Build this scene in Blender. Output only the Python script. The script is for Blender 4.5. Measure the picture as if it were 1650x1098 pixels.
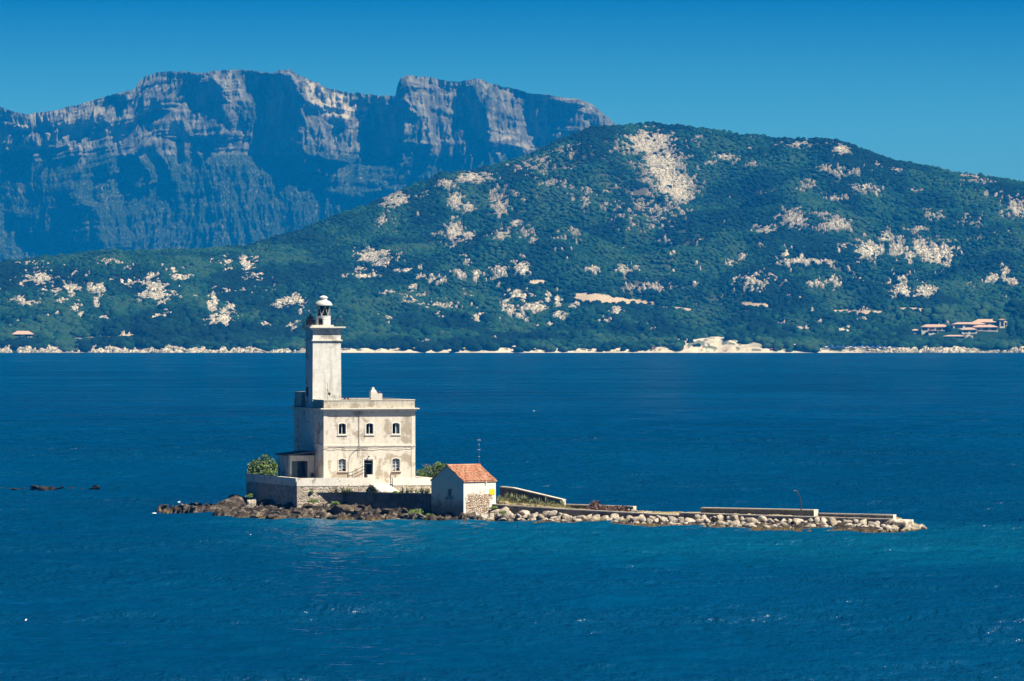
import bpy, bmesh, math, random
import numpy as np
from mathutils import Vector, Matrix
for _o in list(bpy.data.objects): bpy.data.objects.remove(_o)
SC = bpy.context.scene
COL = SC.collection
F, HY, CH = 9167.0, 528.0, 22.0            # focal length in photo pixels, horizon row, eye height in metres

# ------------------------------------------------------------ camera
cam_d = bpy.data.cameras.new("camera"); cam = bpy.data.objects.new("camera", cam_d); COL.objects.link(cam)
cam.location = (0, 0, CH); cam.rotation_euler = (math.radians(90), 0, 0)
cam_d.sensor_width = 36.0; cam_d.lens = 200.0
cam_d.shift_y = -(549.0 - HY) / 1650.0
cam_d.clip_start = 1.0; cam_d.clip_end = 60000.0
SC.camera = cam

# ------------------------------------------------------------ sky, sun, exposure
SUN_AZ = (0.875, -0.484)                    # horizontal direction towards the sun
SUN_EL = math.radians(52)
world = bpy.data.worlds.new("World"); SC.world = world; world.use_nodes = True
wn = world.node_tree; wn.nodes.clear()
w_out = wn.nodes.new("ShaderNodeOutputWorld"); w_bg = wn.nodes.new("ShaderNodeBackground")
w_sky = wn.nodes.new("ShaderNodeTexSky"); w_sky.sky_type = 'NISHITA'; w_sky.sun_disc = False
w_sky.sun_elevation = SUN_EL; w_sky.sun_rotation = math.atan2(SUN_AZ[0], SUN_AZ[1])
w_sky.air_density = 1.0; w_sky.dust_density = 0.0; w_sky.ozone_density = 6.0; w_sky.altitude = 0
w_mul = wn.nodes.new("ShaderNodeMix"); w_mul.data_type = 'RGBA'; w_mul.blend_type = 'MULTIPLY'
w_mul.inputs['Factor'].default_value = 1.0
w_mul.inputs['B'].default_value = (0.16, 0.62, 0.95, 1)
w_tc = wn.nodes.new("ShaderNodeTexCoord"); w_sx = wn.nodes.new("ShaderNodeSeparateXYZ"); w_rp = wn.nodes.new("ShaderNodeValToRGB")
wn.links.new(w_tc.outputs['Generated'], w_sx.inputs[0]); wn.links.new(w_sx.outputs['Z'], w_rp.inputs[0])
_e = w_rp.color_ramp.elements; _e[0].position = 0.0; _e[0].color = (.24, .50, 1.06, 1); _e[1].position = .45; _e[1].color = (.002, .045, .12, 1)
_m = _e.new(.036); _m.color = (.13, .455, 1.04, 1); _m = _e.new(.059); _m.color = (.001, .19, .64, 1); _m = _e.new(.10); _m.color = (.001, .10, .32, 1)
wn.links.new(w_rp.outputs[0], w_mul.inputs['B'])
wn.links.new(w_sky.outputs[0], w_mul.inputs['A']); wn.links.new(w_mul.outputs['Result'], w_bg.inputs[0])
w_bg.inputs[1].default_value = 0.064
wn.links.new(w_bg.outputs[0], w_out.inputs[0])

sun_d = bpy.data.lights.new("sun", 'SUN'); sun_d.energy = 5.0; sun_d.angle = math.radians(0.5)
sun_d.color = (1.0, 0.93, 0.82)
sun = bpy.data.objects.new("sun", sun_d); COL.objects.link(sun)
sdir = Vector((SUN_AZ[0]*math.cos(SUN_EL), SUN_AZ[1]*math.cos(SUN_EL), math.sin(SUN_EL)))
sun.rotation_euler = sdir.to_track_quat('Z', 'Y').to_euler(); sun.location = (300, -200, 400)

SC.view_settings.view_transform = 'Standard'; SC.view_settings.look = 'None'
SC.view_settings.exposure = 0.7; SC.view_settings.gamma = 1.0
SC.render.engine = 'CYCLES'
SC.cycles.use_denoising = True
SC.cycles.max_bounces = 6; SC.cycles.diffuse_bounces = 1; SC.cycles.glossy_bounces = 3
SC.cycles.volume_bounces = 0; SC.cycles.transparent_max_bounces = 6
SC.cycles.sample_clamp_indirect = 4.0

# ------------------------------------------------------------ helpers
def W(px, py, Y):
    return Vector(((px - 825.0) / F * Y, Y, CH - (py - HY) / F * Y))
def ZD(py, Y): return CH - (py - HY) / F * Y
def DW(py, z=0.0): return (CH - z) * F / (py - HY)    # distance at which a level z shows on row py

def tag(o, label=None, cat=None, group=None, kind=None):
    if label: o['label'] = label
    if cat: o['category'] = cat
    if group: o['group'] = group
    if kind: o['kind'] = kind
    return o

def empty(name, loc=(0, 0, 0), rz=0.0):
    o = bpy.data.objects.new(name, None); COL.objects.link(o)
    o.location = loc; o.rotation_euler = (0, 0, rz); o.empty_display_size = 0.3
    return o

def link_mesh(name, me, mats, parent=None):
    if not isinstance(mats, (list, tuple)): mats = [mats]
    for m in mats: me.materials.append(m)
    o = bpy.data.objects.new(name, me); COL.objects.link(o)
    if parent: o.parent = parent
    return o

def np_mesh(name, co, faces, smooth=True):
    """co (n,3); faces (m,k) with one k."""
    me = bpy.data.meshes.new(name)
    co = np.ascontiguousarray(co, dtype=np.float32); faces = np.ascontiguousarray(faces, dtype=np.int32)
    n, m, k = len(co), len(faces), faces.shape[1]
    me.vertices.add(n); me.vertices.foreach_set('co', co.ravel())
    me.loops.add(m * k); me.loops.foreach_set('vertex_index', faces.ravel())
    me.polygons.add(m); me.polygons.foreach_set('loop_start', np.arange(0, m * k, k, dtype=np.int32))
    me.polygons.foreach_set('loop_total', np.full(m, k, dtype=np.int32))
    me.polygons.foreach_set('use_smooth', np.full(m, smooth, dtype=bool))
    me.update(calc_edges=True)
    return me

def set_attr(me, name, vals):
    a = me.attributes.new(name, 'FLOAT', 'POINT'); a.data.foreach_set('value', np.ascontiguousarray(vals, dtype=np.float32))

def grid_faces(nr, nc):
    i = np.arange((nr - 1) * (nc - 1)); r, c = i // (nc - 1), i % (nc - 1)
    a = r * nc + c
    return np.stack([a, a + 1, a + nc + 1, a + nc], 1)

# value / gradient noise in numpy
def _h(ix, iy, s):
    n = (ix.astype(np.int64) * 374761393 + iy.astype(np.int64) * 668265263 + s * 974634777) & 0xffffffff
    n = ((n ^ (n >> 13)) * 1274126177) & 0xffffffff
    n = ((n ^ (n >> 16)) * 2246822519) & 0xffffffff
    return ((n ^ (n >> 15)) & 0xffffff) / float(0xffffff)
def vn(x, y, s=0):
    x = np.asarray(x, dtype=np.float64); y = np.asarray(y, dtype=np.float64)
    ix, iy = np.floor(x), np.floor(y); fx, fy = x - ix, y - iy
    ix = ix.astype(np.int64); iy = iy.astype(np.int64)
    u = fx * fx * (3 - 2 * fx); v = fy * fy * (3 - 2 * fy)
    a, b, c, d = _h(ix, iy, s), _h(ix + 1, iy, s), _h(ix, iy + 1, s), _h(ix + 1, iy + 1, s)
    return (a * (1 - u) + b * u) * (1 - v) + (c * (1 - u) + d * u) * v
def fbm(x, y, o=4, s=0, g=0.5):
    t = 0; a = 1.0; n = 0
    for i in range(o):
        t = t + a * vn(x, y, s + i * 17); n += a; a *= g; x = x * 2.03 + 11.7; y = y * 2.03 + 5.3
    return t / n                        # 0..1
def worley(x, y, s=0, jit=0.9):
    ix, iy = np.floor(x).astype(np.int64), np.floor(y).astype(np.int64)
    d1 = np.full(x.shape, 9.0); d2 = np.full(x.shape, 9.0); idv = np.zeros(x.shape)
    for dx in (-1, 0, 1):
        for dy in (-1, 0, 1):
            jx, jy = ix + dx, iy + dy
            px = jx + 0.5 + (_h(jx, jy, s) - .5) * jit; py = jy + 0.5 + (_h(jx, jy, s + 7) - .5) * jit
            d = np.hypot(x - px, y - py); h = _h(jx, jy, s + 13)
            near = d < d1
            d2 = np.where(near, d1, np.minimum(d2, d)); idv = np.where(near, h, idv); d1 = np.where(near, d, d1)
    return d1, d2, idv
def sstep(a, b, x):
    t = np.clip((x - a) / (b - a), 0, 1); return t * t * (3 - 2 * t)

# image-plane design masks (where on the slopes each outcrop or clearing lies)
def poly_mask(polys, x0, y0, w, h, step=1.0, soft=3):
    nx, ny = int(w / step), int(h / step)
    X, Y = np.meshgrid(x0 + (np.arange(nx) + .5) * step, y0 + (np.arange(ny) + .5) * step)
    M = np.zeros((ny, nx))
    for poly, val in polys:
        inside = np.zeros((ny, nx), bool); n = len(poly)
        for i in range(n):
            xa, ya = poly[i]; xb, yb = poly[(i + 1) % n]
            if ya == yb: continue
            c = ((ya > Y) != (yb > Y)) & (X < (xb - xa) * (Y - ya) / (yb - ya) + xa)
            inside ^= c
        M = np.where(inside, np.maximum(M, val), M)
    for _ in range(soft):
        P = np.pad(M, 1, mode='edge')
        M = (P[1:-1, 1:-1] * 4 + P[:-2, 1:-1] * 2 + P[2:, 1:-1] * 2 + P[1:-1, :-2] * 2 + P[1:-1, 2:] * 2 + P[:-2, :-2] + P[2:, 2:] + P[:-2, 2:] + P[2:, :-2]) / 16
    def sample(px, py):
        fx = np.clip((px - x0) / step - .5, 0, nx - 1.001); fy = np.clip((py - y0) / step - .5, 0, ny - 1.001)
        i, j = fx.astype(int), fy.astype(int); u, v = fx - i, fy - j
        ok = (px > x0) & (px < x0 + w) & (py > y0) & (py < y0 + h)
        i2, j2 = np.minimum(i + 1, nx - 1), np.minimum(j + 1, ny - 1)
        return ok * ((M[j, i] * (1 - u) + M[j, i2] * u) * (1 - v) + (M[j2, i] * (1 - u) + M[j2, i2] * u) * v)
    return sample

# ------------------------------------------------------------ materials
class NT:
    def __init__(s, name):
        s.m = bpy.data.materials.new(name); s.m.use_nodes = True; s.t = s.m.node_tree; s.t.nodes.clear()
        s.out = s.t.nodes.new("ShaderNodeOutputMaterial"); s.b = s.t.nodes.new("ShaderNodeBsdfPrincipled")
        s.t.links.new(s.b.outputs[0], s.out.inputs[0]); s.b.inputs['Roughness'].default_value = 0.9
        s.b.inputs['Specular IOR Level'].default_value = 0.2
    def n(s, typ, **kw):
        nd = s.t.nodes.new(typ)
        for k, v in kw.items(): setattr(nd, k, v)
        return nd
    def l(s, a, b): s.t.links.new(a, b)
    def coord(s, kind='Object', scale=(1, 1, 1)):
        c = s.n("ShaderNodeTexCoord"); mp = s.n("ShaderNodeMapping"); mp.inputs['Scale'].default_value = scale
        s.l(c.outputs[kind], mp.inputs[0]); return mp.outputs[0]
    def pos(s, scale=(1, 1, 1)):
        c = s.n("ShaderNodeNewGeometry"); mp = s.n("ShaderNodeMapping"); mp.inputs['Scale'].default_value = scale
        s.l(c.outputs['Position'], mp.inputs[0]); return mp.outputs[0]
    def noise(s, vec, scale, detail=4, rough=0.55):
        nd = s.n("ShaderNodeTexNoise"); nd.inputs['Scale'].default_value = scale
        nd.inputs['Detail'].default_value = detail; nd.inputs['Roughness'].default_value = rough
        s.l(vec, nd.inputs['Vector']); return nd.outputs[0]
    def vor(s, vec, scale, feat='F1', out='Distance'):
        nd = s.n("ShaderNodeTexVoronoi"); nd.feature = feat; nd.inputs['Scale'].default_value = scale
        s.l(vec, nd.inputs['Vector']); return nd.outputs[out]
    def ramp(s, fac, stops):
        r = s.n("ShaderNodeValToRGB"); els = r.color_ramp.elements
        while len(els) < len(stops): els.new(0.5)
        for e, (p, c) in zip(els, stops):
            e.position = p; e.color = (c, c, c, 1) if isinstance(c, (int, float)) else (*c, 1)
        s.l(fac, r.inputs[0]); return r.outputs[0]
    def mix(s, fac, a, b, blend='MIX'):
        m = s.n("ShaderNodeMix", data_type='RGBA', blend_type=blend)
        for sock, v in ((m.inputs['Factor'], fac), (m.inputs['A'], a), (m.inputs['B'], b)):
            if hasattr(v, 'links') or isinstance(v, bpy.types.NodeSocket): s.l(v, sock)
            elif isinstance(v, (int, float)): sock.default_value = v if sock.type == 'VALUE' else (v, v, v, 1)
            else: sock.default_value = (*v, 1)
        return m.outputs['Result']
    def math(s, op, a, b=0.0, clamp=False):
        m = s.n("ShaderNodeMath", operation=op); m.use_clamp = clamp
        for sock, v in ((m.inputs[0], a), (m.inputs[1], b)):
            if isinstance(v, bpy.types.NodeSocket): s.l(v, sock)
            else: sock.default_value = v
        return m.outputs[0]
    def attr(s, name):
        a = s.n("ShaderNodeAttribute"); a.attribute_name = name; return a.outputs['Fac']
    def bump(s, h, strength=0.5, dist=0.1, nrm=None):
        b = s.n("ShaderNodeBump"); b.inputs['Strength'].default_value = strength; b.inputs['Distance'].default_value = dist
        s.l(h, b.inputs['Height'])
        if nrm: s.l(nrm, b.inputs['Normal'])
        return b.outputs[0]
    def fin(s, col=None, nrm=None, rough=None, spec=None, metal=None):
        if col is not None:
            if isinstance(col, bpy.types.NodeSocket): s.l(col, s.b.inputs['Base Color'])
            else: s.b.inputs['Base Color'].default_value = (*col, 1)
        if nrm is not None: s.l(nrm, s.b.inputs['Normal'])
        if rough is not None:
            if isinstance(rough, bpy.types.NodeSocket): s.l(rough, s.b.inputs['Roughness'])
            else: s.b.inputs['Roughness'].default_value = rough
        if spec is not None: s.b.inputs['Specular IOR Level'].default_value = spec
        if metal is not None: s.b.inputs['Metallic'].default_value = metal
        return s.m

# ============================================================ FAR COAST: hills, beach
ridge_pts = [(-420, 470), (-300, 455), (-150, 440), (0, 425), (60, 418), (130, 410), (180, 407), (290, 405), (345, 403), (395, 400),
 (440, 385), (500, 365), (540, 350), (590, 335), (640, 310), (690, 292), (710, 279), (760, 276), (800, 266), (850, 251), (900, 228),
 (950, 208), (985, 203), (1040, 201), (1100, 205), (1130, 210), (1200, 219), (1250, 224), (1330, 225), (1370, 232), (1400, 245),
 (1440, 260), (1490, 268), (1530, 278), (1580, 281), (1620, 290), (1650, 297), (1800, 330), (2000, 380), (2200, 430)]
RX, RY = np.array([p[0] for p in ridge_pts], float), np.array([p[1] for p in ridge_pts], float)
def ridge_dist(px): return np.interp(px, [-400, 300, 600, 1050, 1500, 2100], [5750, 5800, 6150, 6650, 6400, 6100])
YS = 5042.0                                             # far waterline
rocks = [(65,450,22,10,1),(33,462,6,4,1),(55,426,30,6,.6),(36,486,12,8,1),(47,492,12,6,1),(112,468,18,10,1),(91,471,12,8,1),(70,472,8,5,1),
(121,498,12,8,1),(130,513,8,5,1),(98,488,10,4,1),(156,468,14,8,1.1),(156,490,5,9,1),(170,516,14,6,1),(212,456,14,6,1),(197,457,4,6,1),
(250,463,22,8,1.2),(248,477,24,8,1.4),(261,495,7,9,1.1),(251,515,9,6,1.1),(267,513,6,5,1),(279,438,7,8,1.1),(291,450,18,6,1.1),(245,447,7,4,1),
(367,426,8,8,1),(397,430,14,14,1.1),(366,437,8,8,.9),(415,445,10,4,1),(348,425,8,5,.8),(342,492,10,12,1.4),(357,516,20,14,1.3),(373,498,10,7,1),
(336,480,4,5,1),(382,512,8,3,1),(448,494,10,6,1),(470,486,20,10,1.1),(485,495,6,12,1.1),(427,525,8,4,1),(470,530,9,7,1.3),(400,474,16,7,.6),
(442,468,14,5,.7),(364,471,20,4,.6),(30,518,8,4,.8),(60,513,4,5,1),(127,444,16,5,.55),(203,436,12,5,.6),(172,425,20,5,.6),(300,434,25,5,.5),
(602,415,26,9,1.3),(613,429,14,4,1),(580,436,10,4,1),(587,449,12,6,1),(605,445,7,6,1),(554,447,5,3,1),(653,438,14,4,1),(675,449,8,4,1),
(664,465,6,4,1),(707,453,14,6,1),(740,445,12,8,1),(767,445,8,7,1),(809,440,12,10,.9),(842,434,14,12,1),(753,422,4,8,1),(745,411,6,4,.9),
(678,433,4,6,1),(627,476,10,5,.8),(660,488,30,10,.6),(718,496,30,8,.7),(747,476,10,5,.7),(769,513,10,9,1.1),(634,515,14,6,.7),(711,510,12,6,.6),
(838,478,16,7,1.2),(820,502,14,8,1.2),(863,498,18,7,1.3),(816,487,10,4,1.1),(838,511,7,5,1),(882,484,7,8,1),(900,489,9,8,1.1),(925,494,7,6,1.1),
(903,511,9,6,1.2),(847,520,6,4,1),(882,525,12,3,1),(994,505,10,6,1),(973,518,12,4,.9),(955,436,8,5,1.1),(1002,438,16,8,.8),(1024,434,10,6,.7),
(1045,465,40,7,.65),(1075,440,12,10,.5),(638,323,24,12,1),(616,359,14,8,.9),(722,297,14,10,.9),(762,288,28,10,1.1),(736,326,12,14,1),
(754,337,12,8,1.1),(732,377,14,18,1.1),(754,383,11,7,1.2),(805,330,16,22,.9),(829,363,10,6,1.1),(809,381,16,10,.9),(849,381,16,10,.7),
(858,391,8,5,1),(847,322,6,5,1),(831,315,4,4,1),(856,272,30,18,.62),(885,297,20,8,.75),(911,246,30,12,.55),(945,308,18,8,.7),(942,326,10,12,.8),
(976,310,7,3,1.1),(1045,232,34,20,1.2),(1067,268,28,24,1.25),(1016,239,22,10,.9),(1084,300,30,22,1.2),(1045,345,50,25,.66),(995,334,20,10,.6),
(911,385,22,16,.6),(682,293,4,3,1),(1086,291,22,30,.9),(1097,316,20,14,1.05),(1060,225,16,12,.95),(1166,255,18,5,1.1),(1145,264,10,3,1),(1287,234,24,6,1),
(1356,243,14,8,1.2),(1207,240,8,3,.8),(1123,231,8,8,.7),(1356,280,28,7,.8),(1330,275,12,5,.9),(1392,302,14,9,1),(1414,313,5,7,1),(1349,322,18,4,.9),
(1414,266,4,5,1),(1445,278,8,4,1),(1471,308,10,4,1),(1228,313,16,3,.6),(1301,300,18,4,.6),(1491,266,14,3,.9),(1575,287,26,10,.8),(1280,357,18,14,1.1),
(1323,346,14,5,.7),(1347,364,24,9,1.2),(1236,371,18,7,.9),(1505,349,16,8,.9),(1480,371,16,5,1),(1400,404,20,14,1.15),(1429,386,14,8,1.1),
(1447,404,12,16,1.1),(1465,415,8,10,1),(1483,400,12,14,1.3),(1509,411,22,16,1.3),(1363,398,10,6,.9),(1283,422,26,9,.9),(1268,411,8,8,1),
(1316,424,12,5,1),(1338,426,6,5,1),(1174,426,14,5,.9),(1196,415,6,5,1),(1210,455,20,12,.9),(1237,455,12,10,.9),(1349,462,10,12,.7),(1320,459,16,8,.6),
(1451,448,14,6,1),(1454,470,14,10,1.1),(1491,473,16,8,1.2),(1480,448,10,5,.8),(1414,455,18,6,.6),(1564,451,10,12,.7),(1600,451,12,8,1.05),
(1618,440,8,10,1),(1633,455,18,8,.8),(1640,338,18,16,1),(1560,360,16,10,.6),(1604,320,10,5,.7),(1298,533,16,4,1.1),(1360,535,12,4,1.1),
(1422,524,6,3,1),(1207,520,10,2,1),(1320,520,5,2,1),(1690,360,20,14,1),(1720,430,24,12,1),(-40,470,22,12,1),(-90,500,16,9,1)]
scree = [(1040,300,70,60,.8),(900,260,60,25,.7),(700,490,60,18,.6),(960,240,50,16,.6),(1240,455,40,14,.7),(820,330,40,40,.5),(1050,465,60,14,.7),
 (1480,460,60,18,.5),(1300,300,60,16,.4),(60,440,60,16,.6),(330,434,60,14,.6),(1180,490,60,12,.6),(1350,440,50,14,.5),(1080,400,60,40,.45)]
clearings = [([(928,474),(960,474),(1000,481),(1056,487),(1052,490),(1000,490),(960,487),(938,486),(925,481)],1),
 ([(1040,491),(1060,493),(1114,498),(1112,501),(1060,496),(1040,494)],.9), ([(1184,488),(1205,488),(1240,491),(1238,495),(1200,493)],.8),
 ([(1340,500),(1380,500),(1432,504),(1430,508),(1380,506),(1345,504)],1), ([(1450,496),(1475,496),(1508,500),(1506,504),(1480,502),(1452,498)],.9),
 ([(1450,508),(1470,508),(1500,511),(1495,513),(1460,511)],.7), ([(113,547),(130,544),(180,542),(222,538),(224,545),(190,547),(120,550)],1),
 ([(262,538),(300,540),(345,543),(344,546),(300,545),(262,541)],1), ([(853,453),(876,452),(878,456),(855,457)],1),
 ([(1574,491),(1590,490),(1585,496)],.9), ([(186,560),(202,551),(206,553),(190,561)],.8)]
_rx = np.array(rocks, float)
def rock_density(px, py):
    d = np.zeros(px.shape)
    for cx, cy, rx, ry, w in rocks:
        m = (np.abs(px - cx) < rx * 2.2) & (np.abs(py - cy) < ry * 2.2)
        if not m.any(): continue
        q = ((px[m] - cx) / (rx * 1.12)) ** 2 + ((py[m] - cy) / (ry * 1.12)) ** 2
        d[m] = np.maximum(d[m], w * np.exp(-q * 0.75))
    return d
def ell_density(lst, px, py):
    d = np.zeros(px.shape)
    for cx, cy, rx, ry, w in lst:
        d = np.maximum(d, w * np.exp(-(((px - cx) / rx) ** 2 + ((py - cy) / ry) ** 2)))
    return d
clear_s = poly_mask(clearings, -100, 440, 1850, 130, 1.0, 1)

def coast_h(px, Y, detail=True):
    """ground height of the far coast; px is the bearing (photo column), Y the distance."""
    Yr = ridge_dist(px); zr = CH - (np.interp(px, RX, RY) - HY) / F * Yr
    x = (px - 825) / F * Y
    shore = YS + (vn(px / 37.0, px * 0 + 3, 5) - .5) * 14 + 10 * sstep(600, 700, px) * (1 - sstep(1350, 1420, px))
    t = (Y - shore) / (Yr - shore)
    tt = np.clip(t, 0, 1)
    prof = 0.10 * tt ** 0.8 + 0.90 * (0.35 * sstep(0.02, 1.0, tt) + 0.65 * tt ** 1.35)
    z = -2.0 + (3.6 + 1.8 * vn(px / 14, px * 0 + 7, 88)) * sstep(-0.004, 0.012 + .02 * (1 - sstep(455, 520, px)), t) + (zr - 3) * prof
    z = np.where(t > 1, zr - (Y - Yr) * 0.35, z)
    env = sstep(0.03, 0.25, tt) * (1 - sstep(0.8, 1.0, tt))
    big = (fbm(x / 210, Y / 260, 3, 3) - .5) * 80 + (fbm(x / 75, Y / 110, 3, 9) - .5) * 30
    z = z + big * env * np.clip(zr / 200, .35, 1.1)
    z = z + (fbm(x / 40, Y / 60, 3, 19) - .5) * 8 * sstep(0.02, 0.2, tt) * (1 - .6 * sstep(.85, 1., tt))
    # dune on the right half of the beach
    dune = np.exp(-((px - 1150) / 74.0) ** 4) * 7.0 * sstep(shore + 6, shore + 50, Y) * (1 - sstep(shore + 60, shore + 110, Y))
    z = z + dune * (0.45 + .75 * fbm(px / 26, Y / 30, 3, 31))
    # low rocky cliff on the left part of the coast
    left = 1 - sstep(455, 520, px)
    z = z + left * 1.3 * sstep(shore - 2, shore + 9, Y) * (0.1 + 1.0 * vn(px / 9, Y / 30, 41)) * sstep(.3, .55, vn(px / 31, px * 0, 43)) * (1 - .7 * sstep(shore + 60, shore + 120, Y))
    return z, t, shore

pxs = np.arange(-230, 1882, 1.35); 
rows = []
Yv = 5015.0
while Yv < 7000:
    rows.append(Yv); Yv += 1.1 if Yv < 5140 else (2.2 if Yv < 5600 else 2.9)
YR = np.array(rows)
PX, YY = np.meshgrid(pxs, YR)
Z0, T0, SH = coast_h(PX, YY)
X0 = (PX - 825) / F * YY
PY0 = HY + (CH - Z0) * F / YY
rd = rock_density(PX, PY0)
wpx = (fbm(X0 / 8, YY / 25, 3, 15) - .5) * 1.1; wpy = (fbm(X0 / 8 + 40, YY / 25, 3, 16) - .5) * 1.1
d1, d2, idv = worley(X0 / 8.5 + wpx, YY / 17.0 + wpy, 3)
e1, e2, ide = worley(X0 / 2.5 + 9 + wpx * 1.6, YY / 5.6 + wpy * 1.6, 8)
nz = fbm(X0 / 9, YY / 14, 4, 51)
general = 0.72 * ell_density(scree, PX, PY0) * sstep(.45, .75, fbm(X0 / 22, YY / 50, 3, 77))
sp = sstep(.70, .80, fbm(X0 / 16, YY / 42, 3, 91)) * 0.58 * sstep(.02, .06, T0)
rd = np.where(rd > .02, rd * 1.12 + .03, rd)
base_rv = np.maximum(np.maximum(rd, general), sp)
rockval = base_rv + (nz - .5) * 0.85 + (idv - .5) * 0.34 + (ide - .5) * 0.66
ROCK = sstep(0.60, 0.72, rockval) * sstep(.05, .17, e2 - e1 + .05 * (rd > .9)) * (1 - .8 * (1 - sstep(.03, .10, d2 - d1))) * (T0 > 0.004)
SCREE = np.clip(ell_density(scree, PX, PY0) * 1.2, 0, 1) * sstep(.42, .62, fbm(X0 / 14, YY / 30, 4, 63))
CLR = clear_s(PX, PY0) * (T0 > 0.01)
CLR = sstep(.25, .5, CLR)
left = 1 - sstep(455, 520, PX); right = sstep(1385, 1400, PX)
cdist = YY - SH
coastrock = np.maximum(left, right) * sstep(-6, 1, cdist) * (1 - sstep(11, 22, cdist + (nz - .5) * 34 + (vn(PX / 17, PX * 0, 47) - .5) * 22 + 4 * right)) * sstep(.03, .15, e2 - e1) * sstep(.0, .12, nz + ide * .45 + idv * .3 - .62)
duneM = np.exp(-((PX - 1150) / 78.0) ** 4) * (cdist < 95)
beach = (1 - np.maximum(left, right)) * (1 - sstep(12, 17, cdist + (nz - .5) * 20 + (vn(PX / 26, PX * 0, 48) - .5) * 22)) * (1 - .8 * sstep(.62, .70, ide) * (cdist > 6))
dsand = duneM * sstep(.56, .63, fbm(X0 / 7, YY / 14, 4, 23) + 0.25 * np.exp(-((PX - 1153) / 12.) ** 2 - ((PY0 - 553) / 8.) ** 2) + .1 * (1 - sstep(20, 45, cdist)))
dgreen = duneM * (1 - dsand)
SAND = np.maximum(np.maximum(beach, dsand), CLR)
ROCK = np.maximum(ROCK * (1 - SAND) * (1 - duneM), coastrock)
lump = (np.clip(d2 - d1, 0, .5) * 2) ** .5 * (0.4 + 2.0 * idv) + (np.clip(e2 - e1, 0, .5) * 2) ** .5 * (.15 + .6 * ide)
edge = (1 - .5 * sstep(.9, 1, T0))
Zr = Z0 + ROCK * (lump + .6) * 1.1 * edge + (nz - .5) * 1.6 * (1 - SAND) * edge
Zr = np.where(T0 < -0.002, np.minimum(Zr, -0.5), Zr)
co = np.stack([X0.ravel(), YY.ravel(), Zr.ravel()], 1)
me = np_mesh("coast", co, grid_faces(*PX.shape)); 
set_attr(me, 'rock', ROCK.ravel()); set_attr(me, 'pale', (np.where(coastrock > .3, .35 + .65 * idv, (sstep(.7, 1.2, rd) * .6 + .4 * (PY0 > 400)) * (.55 + .6 * ide))).clip(0, 1).ravel()); set_attr(me, 'sand', SAND.ravel()); set_attr(me, 'clearing', CLR.ravel()); set_attr(me, 'scree', SCREE.ravel()); set_attr(me, 'dune', dgreen.ravel())

def mat_coast():
    s = NT("coast_ground"); p = s.pos()
    n1 = s.noise(p, 0.12, 5); n2 = s.noise(p, 0.6, 3); n3 = s.noise(p, 0.02, 3)
    veg = s.ramp(n1, [(.35, (.005, .026, .014)), (.62, (.012, .044, .024))])
    scr = s.ramp(n2, [(.3, (.06, .058, .052)), (.7, (.19, .155, .14))])
    rock = s.mix(s.attr('pale'), s.ramp(n2, [(.3, (.13, .125, .12)), (.7, (.42, .38, .35))]), s.ramp(n2, [(.25, (.24, .22, .19)), (.42, (.58, .54, .47)), (.7, (.84, .79, .70))]))
    wv = s.n("ShaderNodeVectorMath", operation='ADD'); s.l(s.pos((.17, .09, .26)), wv.inputs[0]); s.l(s.mix(1.0, (0, 0, 0), s.noise(p, .25, 3, .6)), wv.inputs[1])
    crk = s.vor(wv.outputs[0], 1.0, 'DISTANCE_TO_EDGE')
    rock = s.mix(s.ramp(crk, [(.025, .85), (.085, 0.0)]), rock, (.055, .06, .05))  # cracks darkened in the colour to give the flat rock shading
    rock = s.mix(s.ramp(n3, [(.4, 0.0), (.65, .35)]), rock, (.33, .30, .28))
    sand = s.ramp(n1, [(.3, (.48, .43, .36)), (.7, (.66, .62, .54))])
    dg = s.ramp(n2, [(.35, (.10, .13, .10)), (.7, (.20, .22, .17))])
    c = s.mix(s.math('MULTIPLY', s.attr('scree'), .75), veg, scr)
    c = s.mix(s.attr('dune'), c, dg)
    c = s.mix(s.attr('sand'), c, sand)
    c = s.mix(s.attr('clearing'), c, s.ramp(n2, [(.3, (.34, .27, .21)), (.7, (.52, .43, .34))]))
    c = s.mix(s.attr('rock'), c, rock)
    return s.fin(c, s.bump(s.noise(p, 0.9, 5, .65), .9, 1.2), .95, .1)
M_coast = mat_coast()
hills = link_mesh("hills", me, M_coast); tag(hills, kind='structure')

# scrub: many rounded bushes spread over the slopes, one uncountable mass
def ico(sub):
    bm = bmesh.new(); bmesh.ops.create_icosphere(bm, subdivisions=sub, radius=1.0)
    v = np.array([x.co[:] for x in bm.verts]); f = np.array([[q.index for q in p.verts] for p in bm.faces]); bm.free(); return v, f
IV1, IF1 = ico(1); IV2, IF2 = ico(2)
rng = np.random.default_rng(7)
def sample_grid(A, px, Y):
    fx = (px - pxs[0]) / (pxs[1] - pxs[0]); i = np.clip(fx.astype(int), 0, len(pxs) - 2)
    fj = np.interp(Y, YR, np.arange(len(YR))); j = np.clip(fj.astype(int), 0, len(YR) - 2)
    u, v = fx - i, fj - j
    return (A[j, i] * (1 - u) + A[j, i + 1] * u) * (1 - v) + (A[j + 1, i] * (1 - u) + A[j + 1, i + 1] * u) * v
NB = 150000
bpx = rng.uniform(-215, 1865, NB); 
u = rng.uniform(0, 1, NB); Yr_ = ridge_dist(bpx)
bY = YS + 14 + (Yr_ + 25 - YS - 14) * (u ** 1.15)
bt = sample_grid(T0, bpx, bY); brock = sample_grid(ROCK, bpx, bY); bsand = sample_grid(SAND, bpx, bY)
bscree = sample_grid(SCREE, bpx, bY); bdune = sample_grid(dgreen + dsand, bpx, bY)
dens = (1 - sstep(.04, .3, brock)) * (1 - sstep(.1, .3, bsand)) * (1 - .85 * bscree) * (1 - .93 * np.clip(bdune, 0, 1))
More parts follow.
